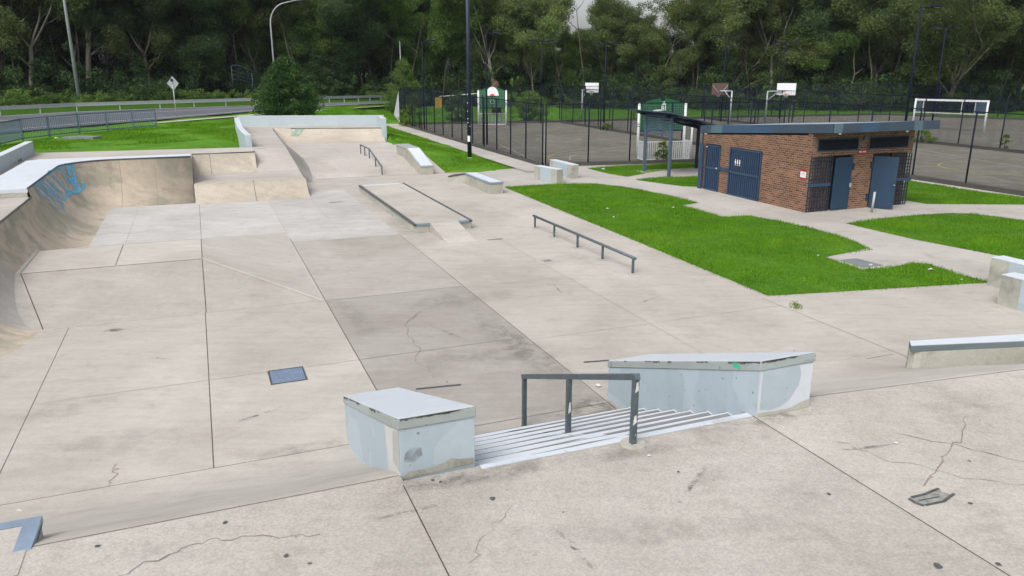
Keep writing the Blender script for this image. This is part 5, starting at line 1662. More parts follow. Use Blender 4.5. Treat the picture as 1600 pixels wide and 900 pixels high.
flood('slim black floodlight pole just right of the thick black lamp post', at(761, 226)[:2], 7.9, 1, .075, arm=.75, double=True)
flood('slim black floodlight pole near the far left corner of the court fence', at(663.5, 205)[:2], 7.7, 1, .07, arm=.85, double=True)
flood('black floodlight pole with two lamps halfway along the fence dividing the courts', at(943, 203)[:2], 7.5, 2, .085, double=True, arm=1.0)
flood('thin black floodlight pole to the left of the distant white board on its grey pole', at(845, 193)[:2], 8.0, 2, .06, arm=.9)
flood('black floodlight pole with two lamps behind the brown backboard', at(1126, 190)[:2], 8.6, 2, .08, arm=1.2)
flood('thin black floodlight pole behind the white side arm board', at(1217, 185)[:2], 8.1, 2, .06, arm=.9)
flood('tall dark floodlight pole rising behind the right part of the building roof', at(1410, 226)[:2], 9.6, 1, .10, arm=1.1)
flood('dark floodlight pole with two lamps behind the white net frame', at(1455, 200)[:2], 9.0, 2, .085, arm=1.0)
flood('very thin dark pole at the back of the courts, left of the brown backboard', at(1055, 188)[:2], 8.0, 0, .04)


def street(label, base, h, arm, dirn, r0=.11, lamp=True, mat=None):
    mat = mat or M['galv']
    r = thing('street_lamp', base, label, 'street lamp')
    b = MB()
    pts = [(base[0], base[1], base[2] - .2), (base[0], base[1], base[2] + h - arm * .8)]
    rr = [r0, r0 * .62]
    if lamp:
        d = Vector((*dirn, 0)).normalized()
        for k in range(1, 8):
            a = pi / 2 * k / 7 * .92
            p = Vector(pts[1]) + d * (arm * .62 * (1 - cos(a))) + Vector((0, 0, arm * .72 * sin(a)))
            pts.append(tuple(p)); rr.append(r0 * (.6 - .025 * k))
        e = Vector(pts[-1]) + d * arm * .45 + Vector((0, 0, arm * .1)); pts.append(tuple(e)); rr.append(r0 * .4)
    b.tube(pts, rr, 10); b.build('pole', mat, r)
    if lamp:
        b = MB(); b.bar(pts[-1], tuple(Vector(pts[-1]) + d * .7 + Vector((0, 0, .05))), .22, .1); b.build('lamp_head', mat, r, .02)
    return r


q = gt(125, 163.5)
street('tall pale grey street lamp pole beyond the guard rail, its top out of frame', q, 16, 2.5, (1, -.2), .21)
q = gt(433, 163)
street('grey street lamp with a long curved arm rising behind the dense round tree', q, 11.3, 3.2, (1, .1), .12)
q = gt(628, 156)
street('bare grey pole standing by the road behind the far left corner of the court fence', q, 9.2, 1, (1, 0), .12, False)
q = (16.5, 130, 0)
street('distant grey street lamp with a curved arm among the trees above the courts', q, 10.4, 3.0, (1, .1), .12)

# ------------------------------------------------------------------ roadside things
gr = thing('guard_rail', gt(250, 173.5), 'long galvanised steel guard rail along the far side of the road', 'guard rail')
gpx = [(-60, 185), (0, 180.5), (120, 174), (250, 169.5), (400, 164.3), (490, 161.3), (560, 159), (640, 156), (760, 153.5)]
gp_ = [gt(*p) for p in gpx]
b = MB()
for a, c in zip(gp_[:-1], gp_[1:]):
    for dz, w, h in ((.74, .05, .10), (.64, .02, .14), (.52, .06, .11)):
        b.bar((a[0], a[1], a[2] + dz), (c[0], c[1], c[2] + dz), w, h)
b.build('beam', M['galv'], gr)
tot = 0
for a, c in zip(gp_[:-1], gp_[1:]):
    L = (Vector(c) - Vector(a)).length; n = max(1, round(L / 3.6))
    for k in range(n):
        p = lerp(a, c, k / n); b = MB(); b.bar((p[0] - .02, p[1] + .12, p[2] - .2), (p[0] - .02, p[1] + .12, p[2] + .72), .14, .1); b.build('post', M['galv'], gr)

pk = thing('picket_fence', gt(245, 199.5), 'blue grey steel picket fence between the grass and the road at the left', 'fence')
ppx = [(-45, 240), (0, 229.5), (36, 220.5), (78, 215), (125, 209.5), (169, 205.5), (209, 202.5), (245, 199.5)]
pp_ = [gt(*p) for p in ppx]
for p in pp_:
    b = MB(); b.bar((p[0], p[1], p[2] - .1), (p[0], p[1], p[2] + 1.32), .09, .09); b.build('post', M['palisade'], pk)
for a, c in zip(pp_[:-1], pp_[1:]):
    b = MB()
    L = (Vector(c) - Vector(a)).length; n = max(2, round(L / .145))
    for dz in (.14, 1.22): b.bar((a[0], a[1], a[2] + dz), (c[0], c[1], c[2] + dz), .05, .06)
    for k in range(1, n):
        p = lerp(a, c, k / n); b.bar((p[0], p[1], p[2] + .1), (p[0], p[1], p[2] + 1.24), .045, .028)
    b.build('picket_panel', M['palisade'], pk)

q = gt(276, 184)
rs = thing('road_sign', q, 'diamond shaped road sign seen from behind on a thin post beside the road', 'road sign')
dst = q[1]
hs = 61 * dst / 1200 * 1.0
b = MB(); b.tube([(q[0], q[1], q[2] - .1), (q[0], q[1], q[2] + hs * .8)], .035, 8); b.build('post', M['galv'], rs)
hw = 9.0 * dst / 1200; hh = 10.3 * dst / 1200; cz = q[2] + hs - hh
b = MB()
f = [(q[0], q[1] + .05, cz - hh), (q[0] + hw, q[1] + .05, cz), (q[0], q[1] + .05, cz + hh), (q[0] - hw, q[1] + .05, cz)]
g = [(p[0], p[1] + .03, p[2]) for p in f]
b.face(f); b.face(g[::-1])
for i in range(4): b.face([f[i], f[(i + 1) % 4], g[(i + 1) % 4], g[i]])
b.build('sign_plate', M['signback'], rs)
b = MB(); b.bar((q[0], q[1] + .04, cz - hh * .8), (q[0], q[1] + .04, cz + .25), .09, .012); b.tube([(q[0] - .06, q[1] + .045, cz + .26), (q[0] - .06, q[1] + .035, cz + .26)], .14, 10); b.build('dark_mark', M['lattice'], rs)

q0, q1 = gt(366.5, 156.5), gt(392, 154.5)
dst = q0[1]; q1 = (q0[0] + 26 * dst / 1200, q0[1] + 1.0, q0[2])
bg = thing('entrance_sign_frame', q0, 'dark blue steel sign frame with an arched top bar standing beyond the guard rail', 'sign frame')
hL, hR = 50 * dst / 1200, 40 * dst / 1200
for q, h in ((q0, hL), (q1, hR)):
    b = MB(); b.tube([(q[0], q[1], q[2] - .2), (q[0], q[1], q[2] + h)], .09, 8); b.build('post', M['navy'], bg)
for k, (f0, f1) in enumerate(((1.0, 1.0), (.88, .86), (.76, .76), (.62, .64))):
    b = MB()
    pts = []
    for i in range(7):
        t = i / 6
        p = lerp(q0, q1, t); z = q0[2] + hL * f0 + (hR * f1 - hL * f0) * t + (.35 * sin(pi * t) if k == 0 else 0)
        pts.append((p[0], p[1], z))
    b.tube(pts, .06 if k else .09, 6); b.build('crossbar', M['navy'], bg)

q = gt(707, 159)
bgx = thing('boom_gate', (-10.0, 112, 0), 'ochre boom gate box with a long pale barrier arm behind the first court', 'boom gate')
b = MB(); b.prism([(-10.9, 112), (-9.9, 112), (-9.9, 112.5), (-10.9, 112.5)], -.1, 1.35); b.build('box', M['yellow'], bgx, .02)
b = MB(); b.tube([(-10.3, 111.9, 1.5), (-4.9, 111.2, 1.95)], .07, 8); b.build('barrier_arm', M['offwhite'], bgx)

# ------------------------------------------------------------------ vegetation
def leaf_mesh(name, C, size, aspect, droop, mat, rng, tone):
    """C: (n,3) leaf centres -> one mesh of small leaf faces"""
    n = len(C)
    ax = rng.normal(size=(n, 3)); ax[:, 2] -= droop
    ax /= np.linalg.norm(ax, axis=1)[:, None]
    t = rng.normal(size=(n, 3)); bx = np.cross(ax, t); bx /= np.linalg.norm(bx, axis=1)[:, None]
    L = size * rng.uniform(.65, 1.35, n)[:, None]; W = L * aspect
    a = C - ax * L / 2; d = C + ax * L / 2
    V = np.empty((n * 4, 3), dtype=np.float32)
    V[0::4] = a; V[1::4] = C - bx * W / 2; V[2::4] = d; V[3::4] = C + bx * W / 2
    me = bpy.data.meshes.new(name)
    me.vertices.add(n * 4); me.vertices.foreach_set('co', V.ravel())
    me.loops.add(n * 4); me.loops.foreach_set('vertex_index', np.arange(n * 4, dtype=np.int32))
    me.polygons.add(n); me.polygons.foreach_set('loop_start', np.arange(0, n * 4, 4, dtype=np.int32))
    at_ = me.attributes.new('tone', 'FLOAT', 'FACE'); at_.data.foreach_set('value', tone.astype(np.float32))
    me.materials.append(mat); me.update(calc_edges=True)
    return me


def blob(rng, c, r, n, flat=.75):
    """points in a squashed ball, denser towards its skin"""
    d = rng.normal(size=(n, 3)); d /= np.linalg.norm(d, axis=1)[:, None]
    k = rng.uniform(0, 1, n) ** .45
    return np.array(c) + d * (k * r)[:, None] * np.array([1, 1, flat])


def make_tree(seed, H, spread, bare, leaf, bark, nleaf=230, crad=1.4, lsize=.29, forks=3, lean=.12, kind='gum'):
    rng = np.random.default_rng(seed); rnd = random.Random(seed)
    tubes, clumps = [], []

    def limb(p, d, L, r, lev):
        pts, rr = [Vector(p)], [r]
        n = 5 if lev < 2 else 4
        d = Vector(d).normalized()
        for i in range(n):
            d = (d + Vector((rnd.gauss(0, .16), rnd.gauss(0, .16), rnd.gauss(0, .10) + (.10 if lev else .04)))).normalized()
            pts.append(pts[-1] + d * L / n); rr.append(r * (1 - .6 * (i + 1) / n))
            if lev >= 1 and i >= 1 and rnd.random() < (.75 if lev == 1 else .6) and lev < 3:
                az = rnd.uniform(0, 2 * pi); s = Vector((cos(az), sin(az), rnd.uniform(-.15, .5)))
                limb(pts[-1], (d * .55 + s * .9), L * rnd.uniform(.42, .62), rr[-1] * .55, lev + 1)
            if lev >= 2 and i >= 1:
                clumps.append((tuple(pts[-1] + Vector((rnd.gauss(0, .35), rnd.gauss(0, .35), rnd.gauss(0, .3)))), crad * rnd.uniform(.6, 1.1)))
        tubes.append((pts, rr, lev))
        if lev < 3:
            for k in range(2):
                az = rnd.uniform(0, 2 * pi); s = Vector((cos(az), sin(az), .25))
                limb(pts[-1], d + s * .75, L * rnd.uniform(.45, .65), rr[-1] * .75, lev + 1)
        else:
            clumps.append((tuple(pts[-1]), crad * rnd.uniform(.8, 1.25)))

    base = Vector((0, 0, -.3)); d = Vector((rnd.gauss(0, lean), rnd.gauss(0, lean), 1)).normalized()
    R0 = H * .0155 + .04
    pts, rr = [base], [R0 * 1.35]
    n = 6; Lt = H * bare
    for i in range(n):
        d = (d + Vector((rnd.gauss(0, .06), rnd.gauss(0, .06), .05))).normalized()
        pts.append(pts[-1] + d * Lt / n); rr.append(R0 * (1 - .35 * (i + 1) / n))
        if i >= 2 and rnd.random() < .55:
            az = rnd.uniform(0, 2 * pi)
            limb(pts[-1], (cos(az), sin(az), .7), H * .22 * spread, rr[-1] * .5, 2)
    tubes.append((pts, rr, 0))
    for k in range(forks):
        az = 2 * pi * (k + rnd.uniform(-.3, .3)) / forks
        limb(pts[-1], d + Vector((cos(az), sin(az), 0)) * rnd.uniform(.35, .75) * spread, (H - Lt) * rnd.uniform(.55, .72), rr[-1] * .66, 1)
    b = MB()
    for pts_, rr_, lev in tubes:
        b.tube(pts_, rr_, 7 if lev < 2 else 5, caps=False)
    tm = b.build('trunk', bark)
    C, T = [], []
    for c, r in clumps:
        if c[2] < H * .16: continue
        k = max(20, int(nleaf * (r / crad) ** 2))
        C.append(blob(rng, c, r, k, .7)); T.append(np.clip(rng.normal(rng.uniform(.62, 1.28), .16, k), .4, 1.6))
    C = np.concatenate(C); T = np.concatenate(T)
    me = leaf_mesh('crown', C, lsize, .42, .8 if kind == 'gum' else .2, leaf, rng, T)
    cr = bpy.data.objects.new('crown', me); COL.objects.link(cr)
    e = bpy.data.objects.new(kind, None); COL.objects.link(e)
    tm.parent = e; cr.parent = e
    return e


PROTO = [
    make_tree(11, 19, 1.0, .34, M['leaf_gum'], M['bark_pale'], kind='gum_tree'),
    make_tree(12, 18, 1.15, .26, M['leaf_gum'], M['bark_grey'], forks=4, kind='gum_tree'),
    make_tree(13, 20, .85, .40, M['leaf_dark'], M['bark_pale'], forks=3, kind='gum_tree'),
    make_tree(14, 16, 1.25, .22, M['leaf_dark'], M['bark_dark'], forks=4, crad=1.5, nleaf=250, kind='bush_tree'),
    make_tree(15, 17, 1.1, .28, M['leaf_bright'], M['bark_grey'], forks=4, nleaf=240, kind='bush_tree'),
    make_tree(16, 21, 1.1, .36, M['leaf_gum'], M['bark_pale'], forks=4, crad=1.35, kind='gum_tree'),
    make_tree(17, 15, 1.4, .18, M['leaf_bright'], M['bark_dark'], forks=5, nleaf=240, kind='bush_tree'),
    make_tree(18, 18, 1.6, .20, M['leaf_gum'], M['bark_pale'], forks=5, crad=1.3, nleaf=200, kind='gum_tree'),
]
for e in PROTO: e.location = (0, -300, 0)
used = set()


def plant(i, x, y, rot, sc, label, group=None, sz=None):
    src = PROTO[i]
    if i in used: o = copy_tree(src)
    else: o = src; used.add(i)
    o.location = (x, y, zt(x, y) - .1); o.rotation_euler = (0, 0, rot); o.scale = (sc, sc, sz or sc)
    cat = 'tree'
    tag(o, label, cat, group)
    return o


def tl(px):
    """distance of the tree line along pixel column px"""
    K = [(-420, 70), (0, 90), (200, 97), (400, 108), (560, 118), (700, 124), (900, 116), (1100, 112), (1300, 110), (1600, 104), (2100, 96)]
    for (a, ya), (b_, yb) in zip(K[:-1], K[1:]):
        if a <= px <= b_: return ya + (yb - ya) * (px - a) / (b_ - a)
    return 100


FRONT = [
    (48, 0, 0, 1.0, 'pale forked gum tree left of the tall left street lamp pole'),
    (5, 3, 1, 1.0, 'grey gum tree at the far left edge of the woodland'),
    (138, 2, 2, 1.05, 'tall gum tree with a thick trunk just right of the tall left street lamp pole'),
    (222, 4, 5, .95, 'pale twin limbed gum tree above the dark shrubs, left of the diamond road sign'),
    (238, 1, 0, .9, 'slim pale gum tree straight behind the diamond road sign'),
    (310, 2, 3, 1.0, 'dark bushy tree between the diamond road sign and the blue sign frame'),
    (345, 6, 1, 1.0, 'grey limbed gum tree just left of the blue sign frame'),
    (405, 3, 4, 1.05, 'mid green bushy tree directly behind the blue sign frame'),
    (470, 4, 6, 1.1, 'bright green spreading tree right of the curved street lamp'),
    (522, 0, 3, 1.0, 'dark tree with crooked lower branches right of the dense round tree'),
    (575, 5, 1, 1.05, 'grey gum tree above the end of the guard rail'),
    (630, 4, 4, 1.05, 'mid green tree behind the bare grey roadside pole'),
    (695, 2, 6, 1.05, 'light green tree just left of the thick black lamp post'),
    (778, -2, 5, .95, 'pale gum tree with a forked trunk rising behind the far green goal'),
    (835, 1, 1, .95, 'grey gum tree with level branches left of the distant white board'),
    (890, 4, 4, .60, 'bright leafed tree under the gap of pale sky, behind the distant white board'),
    (955, 2, 1, .74, 'wide grey gum tree behind the two lamp pole of the dividing fence'),
    (1020, 3, 7, .72, 'spreading gum tree behind the green goal beside the shelter'),
    (1085, 5, 2, .56, 'dark topped gum tree below the second gap of sky'),
    (1140, 2, 7, 1.0, 'spreading gum tree behind the brown backboard'),
    (1208, 0, 5, 1.0, 'gum tree with several stems rising behind the white side arm board'),
    (1290, 3, 3, 1.1, 'dark dense tree above the left half of the brick building roof'),
    (1370, 2, 1, 1.1, 'grey gum tree left of the tall pole behind the building roof'),
    (1490, -3, 7, 1.15, 'large spreading gum tree with long low limbs behind the white net frame'),
    (1555, 4, 4, 1.1, 'mid green tree right of the white net frame'),
    (1625, 2, 5, 1.1, 'tall gum tree at the right edge of the woodland'),
]
rg = random.Random(5)
for px, dy, i, sc, lab in FRONT:
    y = tl(px) + dy; d = ray(px, 150); x = d[0] * y / d[1]
    plant(i, x, y, rg.uniform(0, 6.28), sc * rg.uniform(.96, 1.04), lab)
BACK = 'tall tree crowded among others in the rear rows of the woodland'
for row, (off, n, smin, smax) in enumerate(((9, 40, .8, 1.1), (20, 40, .9, 1.25), (34, 38, 1.0, 1.4))):
    for k in range(n):
        px = -300 + (2300) * (k + rg.uniform(-.35, .35)) / n
        gap = any(abs(px - g_) < w_ for g_, w_ in ((905, 75), (1055, 95)))
        y = tl(px) + off + rg.uniform(-3, 3); d = ray(px, 150); x = d[0] * y / d[1]
        sc = rg.uniform(smin, smax) * (.42 if gap else 1.0)
        plant(rg.choice([0, 1, 2, 3, 4, 5, 6, 3, 1, 7]), x, y, rg.uniform(0, 6.28), sc, BACK, 'trees in the rear rows of the woodland')


def bush_points(rng, c, r, h, n, k):
    C, T = [], []
    for _ in range(n):
        a = rng.uniform(0, 2 * pi); q = rng.uniform(0, 1) ** .5 * r
        z = rng.uniform(.1, 1) * h * (1 - .5 * (q / r) ** 2)
        rr_ = rng.uniform(.35, .7) * min(r, h) * .55
        C.append(blob(rng, (c[0] + q * cos(a), c[1] + q * sin(a), c[2] + z), rr_, k, .85)); T.append(np.clip(rng.normal(rng.uniform(.55, 1.2), .18, k), .4, 1.6))
    return C, T


def stuff_leaves(name, label, spots, mat, size, seed, n, k):
    rng = np.random.default_rng(seed)
    C, T = [], []
    for (x, y, r, h) in spots:
        a, t = bush_points(rng, (x, y, zt(x, y) - .1), r, h, n, k); C += a; T += t
    me = leaf_mesh(name, np.concatenate(C), size, .5, .2, mat, rng, np.concatenate(T))
    o = bpy.data.objects.new(name, me); COL.objects.link(o)
    return tag(o, label, 'undergrowth', None, 'stuff')


sp_d, sp_b, sp_w = [], [], []
for k in range(180):
    px = -300 + 2300 * (k + rg.uniform(-.4, .4)) / 180
    y = tl(px) + rg.uniform(-5, 7); d = ray(px, 150); x = d[0] * y / d[1]
    sp_d.append((x, y, rg.uniform(1.6, 4.2), rg.choice([1.5, 2.5, 4, 5, 6.5, 7.5]) * rg.uniform(.8, 1.2)))
for k in range(110):
    px = -140 + 1880 * (k + rg.uniform(-.4, .4)) / 110
    y = tl(px) + 14 + rg.uniform(-4, 12); d = ray(px, 150); x = d[0] * y / d[1]
    sp_d.append((x, y, rg.uniform(2.5, 4.5), rg.uniform(5, 9)))
for k in range(34):
    px = -100 + 760 * (k + rg.uniform(-.4, .4)) / 34
    y = tl(px) - 6 + rg.uniform(-2.0, 2); d = ray(px, 150); x = d[0] * y / d[1]
    sp_b.append((x, y, rg.uniform(1.5, 3.0), rg.uniform(1.0, 2.4)))
for k in range(26):
    px = 650 + 900 * (k + rg.uniform(-.4, .4)) / 26
    y = tl(px) - 4 + rg.uniform(-2, 2); d = ray(px, 150); x = d[0] * y / d[1]
    sp_b.append((x, y, rg.uniform(1.4, 2.6), rg.uniform(1.5, 3.6)))
stuff_leaves('undergrowth', 'dark tangled undergrowth filling the foot of the woodland', sp_d, M['leaf_under'], .30, 3, 20, 100)
stuff_leaves('scrub', 'mid green scrub along the front edge of the woodland', sp_b, M['leaf_bright'], .24, 4, 16, 70)


stems = {0: MB(), 1: MB()}
for k in range(120):
    px = -120 + 1840 * rg.random(); y = tl(px) + rg.uniform(-2.5, 9); d = ray(px, 150); x = d[0] * y / d[1]
    h = rg.uniform(5, 14); lx, ly = rg.gauss(0, .14), rg.gauss(0, .10); z = zt(x, y) - .2
    r_ = rg.uniform(.045, .13); m = MB()
    pts = [(x, y, z)]
    for i in range(1, 6):
        pts.append((pts[-1][0] + (lx + rg.gauss(0, .07)) * h / 5, pts[-1][1] + (ly + rg.gauss(0, .07)) * h / 5, z + h * i / 5))
    mb = stems[0 if rg.random() < .55 else 1]
    mb.tube(pts, [r_ * (1 - .13 * i) for i in range(6)], 5, caps=False)
    for i in (3, 4, 5):
        if rg.random() < .8:
            a = rg.uniform(0, 6.28); L_ = rg.uniform(1.0, 2.8); p = pts[i]
            mb.tube([p, (p[0] + L_ * .5 * cos(a), p[1] + L_ * .5 * sin(a), p[2] + L_ * .35), (p[0] + L_ * cos(a), p[1] + L_ * sin(a), p[2] + L_ * .8)], [r_ * .5, r_ * .35, r_ * .12], 4, caps=False)
for i, (nm, lb, mt) in enumerate((('bare_stems', 'thin pale bare stems and dead branches among the woodland foliage', 'bark_pale'), ('grey_stems', 'thin grey stems and twigs among the woodland foliage', 'bark_grey'))):
    tag(stems[i].build(nm, M[mt]), lb, 'stems', None, 'stuff')


def shrub(name, label, cat, c, r, h, mat, size, n, k, seed, conic=False, stem=M['bark_dark']):
    rng = np.random.default_rng(seed)
    e = thing(name, c, label, cat)
    C, T = [], []
    for _ in range(n):
        z = rng.uniform(.04, 1.0)
        prof = (min(1, .62 + 2.6 * z) if z < .18 else 1.0) * (1 - ((z - .18) / .82) ** 1.7 * .93 if z > .18 else 1) if conic else sqrt(max(.05, 1 - (z * 1.6 - .6) ** 2))
        a = rng.uniform(0, 2 * pi); q = r * prof * rng.uniform(.3, 1) ** .5 * rng.uniform(.68, 1.24)
        rr_ = r * rng.uniform(.16, .32)
        C.append(blob(rng, (q * cos(a), q * sin(a), z * h), rr_, k, .7)); T.append(np.clip(rng.normal(rng.uniform(.6, 1.3), .2, k), .4, 1.6))
    me = leaf_mesh('crown', np.concatenate(C), size, .45, .25, mat, rng, np.concatenate(T))
    o = bpy.data.objects.new('crown', me); COL.objects.link(o); o.parent = e
    b = MB()
    b.tube([(c[0], c[1], c[2] - .1), (c[0] + .03 * h, c[1], c[2] + h * .5), (c[0], c[1] + .02 * h, c[2] + h * .9)], [.022 * h, .014 * h, .004 * h], 7)
    for q in range(9):
        a = q * 2.4; z = h * (.15 + .07 * q); L = r * .7
        b.tube([(c[0], c[1], c[2] + z), (c[0] + L * cos(a), c[1] + L * sin(a), c[2] + z + L * .45)], [.009 * h, .003 * h], 5)
    t = b.build('trunk', stem, e)
    return e


q = gt(446, 184)
q = P(66.5, 5.6); q = (q[0] + 1.35, q[1], zt(*q[:2]) - .05)
sx = 100 * q[1] / 1200
shrub('dense_tree', 'dense dark green round tree standing just behind the grey end wall', 'tree', q, sx * .46, 101 * q[1] / 1200 * .86, M['leaf_small'], .19, 300, 95, 21, True)
q = at(667, 176); q = (q[0] * .98, q[1] * .98, 0)
shrub('young_tree', 'young light green tree behind the far corner of the court fence', 'tree', (-13.2, 96.0, -.05), 2.5, 6.2, M['leaf_bright'], .2, 170, 60, 22, True)
shrub('shrub', 'dark shrub behind the fence just left of the far green goal', 'shrub', (-5.6, 81.2, -.05), 1.5, 2.7, M['leaf_dark'], .17, 120, 55, 23)
shrub('shrub', 'bushy shrub outside the far court corner, right of the far green goal', 'shrub', (2.0, 84.0, -.05), 1.7, 2.9, M['leaf_bright'], .17, 120, 55, 24)
shrub('weed_clump', 'leafy weed growing against the near green goal beside the shelter', 'weed', (9.15, 47.0, -.02), .42, 1.25, M['weed'], .10, 40, 45, 25)
shrub('weed_clump', 'yellow green weed at the far left corner of the court fence', 'weed', (-9.8, 75.0, -.02), .9, 2.1, M['weed'], .12, 50, 45, 26)
shrub('weed_clump', 'small weed at the foot of the dividing fence by the two lamp pole', 'weed', (8.6, 70.4, -.02), .5, .8, M['weed'], .1, 24, 40, 27)
q = at(1440, 224); shrub('weed_clump', 'weeds at the foot of the fence just past the right end of the building roof', 'weed', (q[0], q[1], -.02), .9, .9, M['weed'], .1, 40, 40, 28)
q = at(1568, 236); shrub('weed_clump', 'yellowish weed at the fence foot near the right edge of the photo', 'weed', (q[0], q[1], -.02), .4, 1.1, M['weed'], .09, 26, 40, 29)
q = at(1238, 185); shrub('weed_clump', 'thin green sapling rising behind the middle of the building roof', 'weed', (q[0], q[1], -.02), .6, 2.0, M['weed'], .12, 24, 40, 30)
tk = thing('tree_stump', (-1.9, 96, 0), 'tall rough brown stump standing above the far green goal', 'tree stump')
b = MB(); b.tube([(-1.9, 96, -.2), (-1.85, 96, 1.5), (-1.95, 96, 2.4), (-2.0, 96, 3.4), (-1.8, 96, 3.9)], [.6, .55, .6, .5, .2], 9); b.build('trunk', barkmat('brown_stump_bark', (0.11, 0.062, 0.04), (0.06, 0.032, 0.022)), tk)


# ------------------------------------------------------------------ grass blades
def inside(poly, X, Y):
    r = np.zeros(len(X), bool); n = len(poly)
    for i in range(n):
        x0, y0, x1, y1 = *poly[i][:2], *poly[(i + 1) % n][:2]
        c = ((y0 > Y) != (y1 > Y)) & (X < (x1 - x0) * (Y - y0) / ((y1 - y0) if y1 != y0 else 1e-9) + x0)
        r ^= c
    return r


def grow_grass(name, polys, dens, h, w, seed, zf=None, edge=1.0, spill=.05):
    rng = np.random.default_rng(seed)
    PX, PY = [], []
    for poly in polys:
        xs = [p[0] for p in poly]; ys = [p[1] for p in poly]
        A = (max(xs) - min(xs)) * (max(ys) - min(ys)); n = int(A * dens)
        X = rng.uniform(min(xs), max(xs), n); Y = rng.uniform(min(ys), max(ys), n)
        k = inside(poly, X, Y); PX.append(X[k]); PY.append(Y[k])
        # ragged overhanging fringe along the border
        for i in range(len(poly)):
            a, c = poly[i], poly[(i + 1) % len(poly)]; L = sqrt((a[0] - c[0]) ** 2 + (a[1] - c[1]) ** 2)
            m = int(L * 60 * edge); t = rng.uniform(0, 1, m)
            PX.append(a[0] + (c[0] - a[0]) * t + rng.normal(0, spill, m)); PY.append(a[1] + (c[1] - a[1]) * t + rng.normal(0, spill, m))
    X = np.concatenate(PX); Y = np.concatenate(PY); n = len(X)
    Z = np.zeros(n) if zf is None else np.array([zf(x, y) for x, y in zip(X, Y)])
    # height follows broad patches so the lawn is uneven
    patch = .72 + .45 * np.sin(X * 1.3 + 1.7 * np.sin(Y * .9)) * np.sin(Y * 1.1 + X * .4) + .25 * np.sin(X * 3.7) * np.sin(Y * 3.1)
    H = h * np.clip(patch, .35, 1.4) * rng.uniform(.6, 1.5, n)
    a = rng.uniform(0, 2 * pi, n); lean = rng.uniform(0, .7, n) * H; la = rng.uniform(0, 2 * pi, n)
    V = np.empty((n * 3, 3), dtype=np.float32)
    V[0::3, 0] = X - np.cos(a) * w / 2; V[0::3, 1] = Y - np.sin(a) * w / 2; V[0::3, 2] = Z
    V[1::3, 0] = X + np.cos(a) * w / 2; V[1::3, 1] = Y + np.sin(a) * w / 2; V[1::3, 2] = Z
    V[2::3, 0] = X + np.cos(la) * lean; V[2::3, 1] = Y + np.sin(la) * lean; V[2::3, 2] = Z + H
    me = bpy.data.meshes.new(name)
    me.vertices.add(n * 3); me.vertices.foreach_set('co', V.ravel())
    me.loops.add(n * 3); me.loops.foreach_set('vertex_index', np.arange(n * 3, dtype=np.int32))
    me.polygons.add(n); me.polygons.foreach_set('loop_start', np.arange(0, n * 3, 3, dtype=np.int32))
    at_ = me.attributes.new('tone', 'FLOAT', 'FACE'); at_.data.foreach_set('value', (np.clip(rng.normal(1, .24, n), .45, 1.7) * np.clip(.55 + .5 * patch, .7, 1.15)).astype(np.float32))
    me.materials.append(M['blade']); me.update(calc_edges=True)
    o = bpy.data.objects.new(name, me); COL.objects.link(o)
    return o


o = grow_grass('grass_blades', lawns, 620, .075, .016, 1)
tag(o, 'short bright green grass covering the lawns around the brick building', 'grass', None, 'stuff')
tri = [gt(606, 199), gt(612, 224), at(660, 250), P(40.2, 12.3), at(676, 273), at(815, 271), (A1[0] - 1.9, A1[1] + 1.0, 0)] + [(A1[0] + dA[0] * t - nA[0] * 1.8, A1[1] + dA[1] * t - nA[1] * 1.8, 0) for t in (5, 12, 20, 28, 36)]
back = [gt(57, 236), gt(388, 228), gt(372, 186), gt(300, 189), gt(245, 194), gt(-30, 232), gt(-30, 260)]
behind = [gt(500, 183), gt(604, 183), gt(622, 190), gt(622, 160), gt(500, 166), gt(400, 173), gt(380, 180)]
o = grow_grass('rough_grass', [tri, back, behind], 200, .095, .03, 2, lambda x, y: zt(x, y) - .01, .6)
tag(o, 'bright green grass on the sloping ground behind and beside the ramps', 'grass', None, 'stuff')
# weeds along joints and walls
wd = []
def weedline(px0, px1, z, n):
    a, c = at(*px0, z), at(*px1, z)
    for _ in range(n):
        t = rg.random(); wd.append((a[0] + (c[0] - a[0]) * t, a[1] + (c[1] - a[1]) * t, z))
rng = np.random.default_rng(9)
weedline((2, 265), (30, 252), Z15, 26); weedline((1424, 562), (1446, 569), .30, 9); weedline((1240, 480), (1250, 484), 0, 2)
C, T = [], []
for x, y, z in wd:
    C.append(blob(rng, (x, y, z + .07), .13, 34, .8)); T.append(np.clip(rng.normal(1, .2, 34), .5, 1.5))
o = bpy.data.objects.new('joint_weeds', leaf_mesh('joint_weeds', np.concatenate(C), .11, .16, -1.2, M['weed'], rng, np.concatenate(T))); COL.objects.link(o)
tag(o, 'thin weeds growing along the foot of the walls and ledges', 'weeds', None, 'stuff')

# litter and dropped leaves
LIT = [((949, 327), 'white scrap of litter near the middle of the big lawn', .08, .004), ((959, 340), 'small white scrap on the big lawn nearer the low grind rail', .07, .004), ((1052, 325), 'white scrap at the upper edge of the big lawn by the concrete notch', .06, .004),
       ((1361, 415), 'white scrap of paper beside the grey pit lid', .06, .012), ((1454, 422), 'crumpled white paper on the lawn right of the grey pit lid', .08, .004), ((1502, 438), 'white scrap at the right corner of the big lawn', .05, .004),
       ((942, 265), 'white scrap on the grass by the shelter', .11, .004), ((1278, 400), 'tiny white scrap on the big lawn left of the grey pit lid', .05, .004),
       ((30, 799), 'white scrap on the bank above the steel edged kicker', .035, .3), ((1014, 714), 'small white scrap on the deck right of the handrail foot', .025, ZU), ((1400, 694), 'white chip on the deck at the right', .03, ZU), ((935, 604), 'white paint flake on the floor behind the steps', .07, .004),
       ((88, 217), 'white scrap on the grass by the blue picket fence', .14, None)]
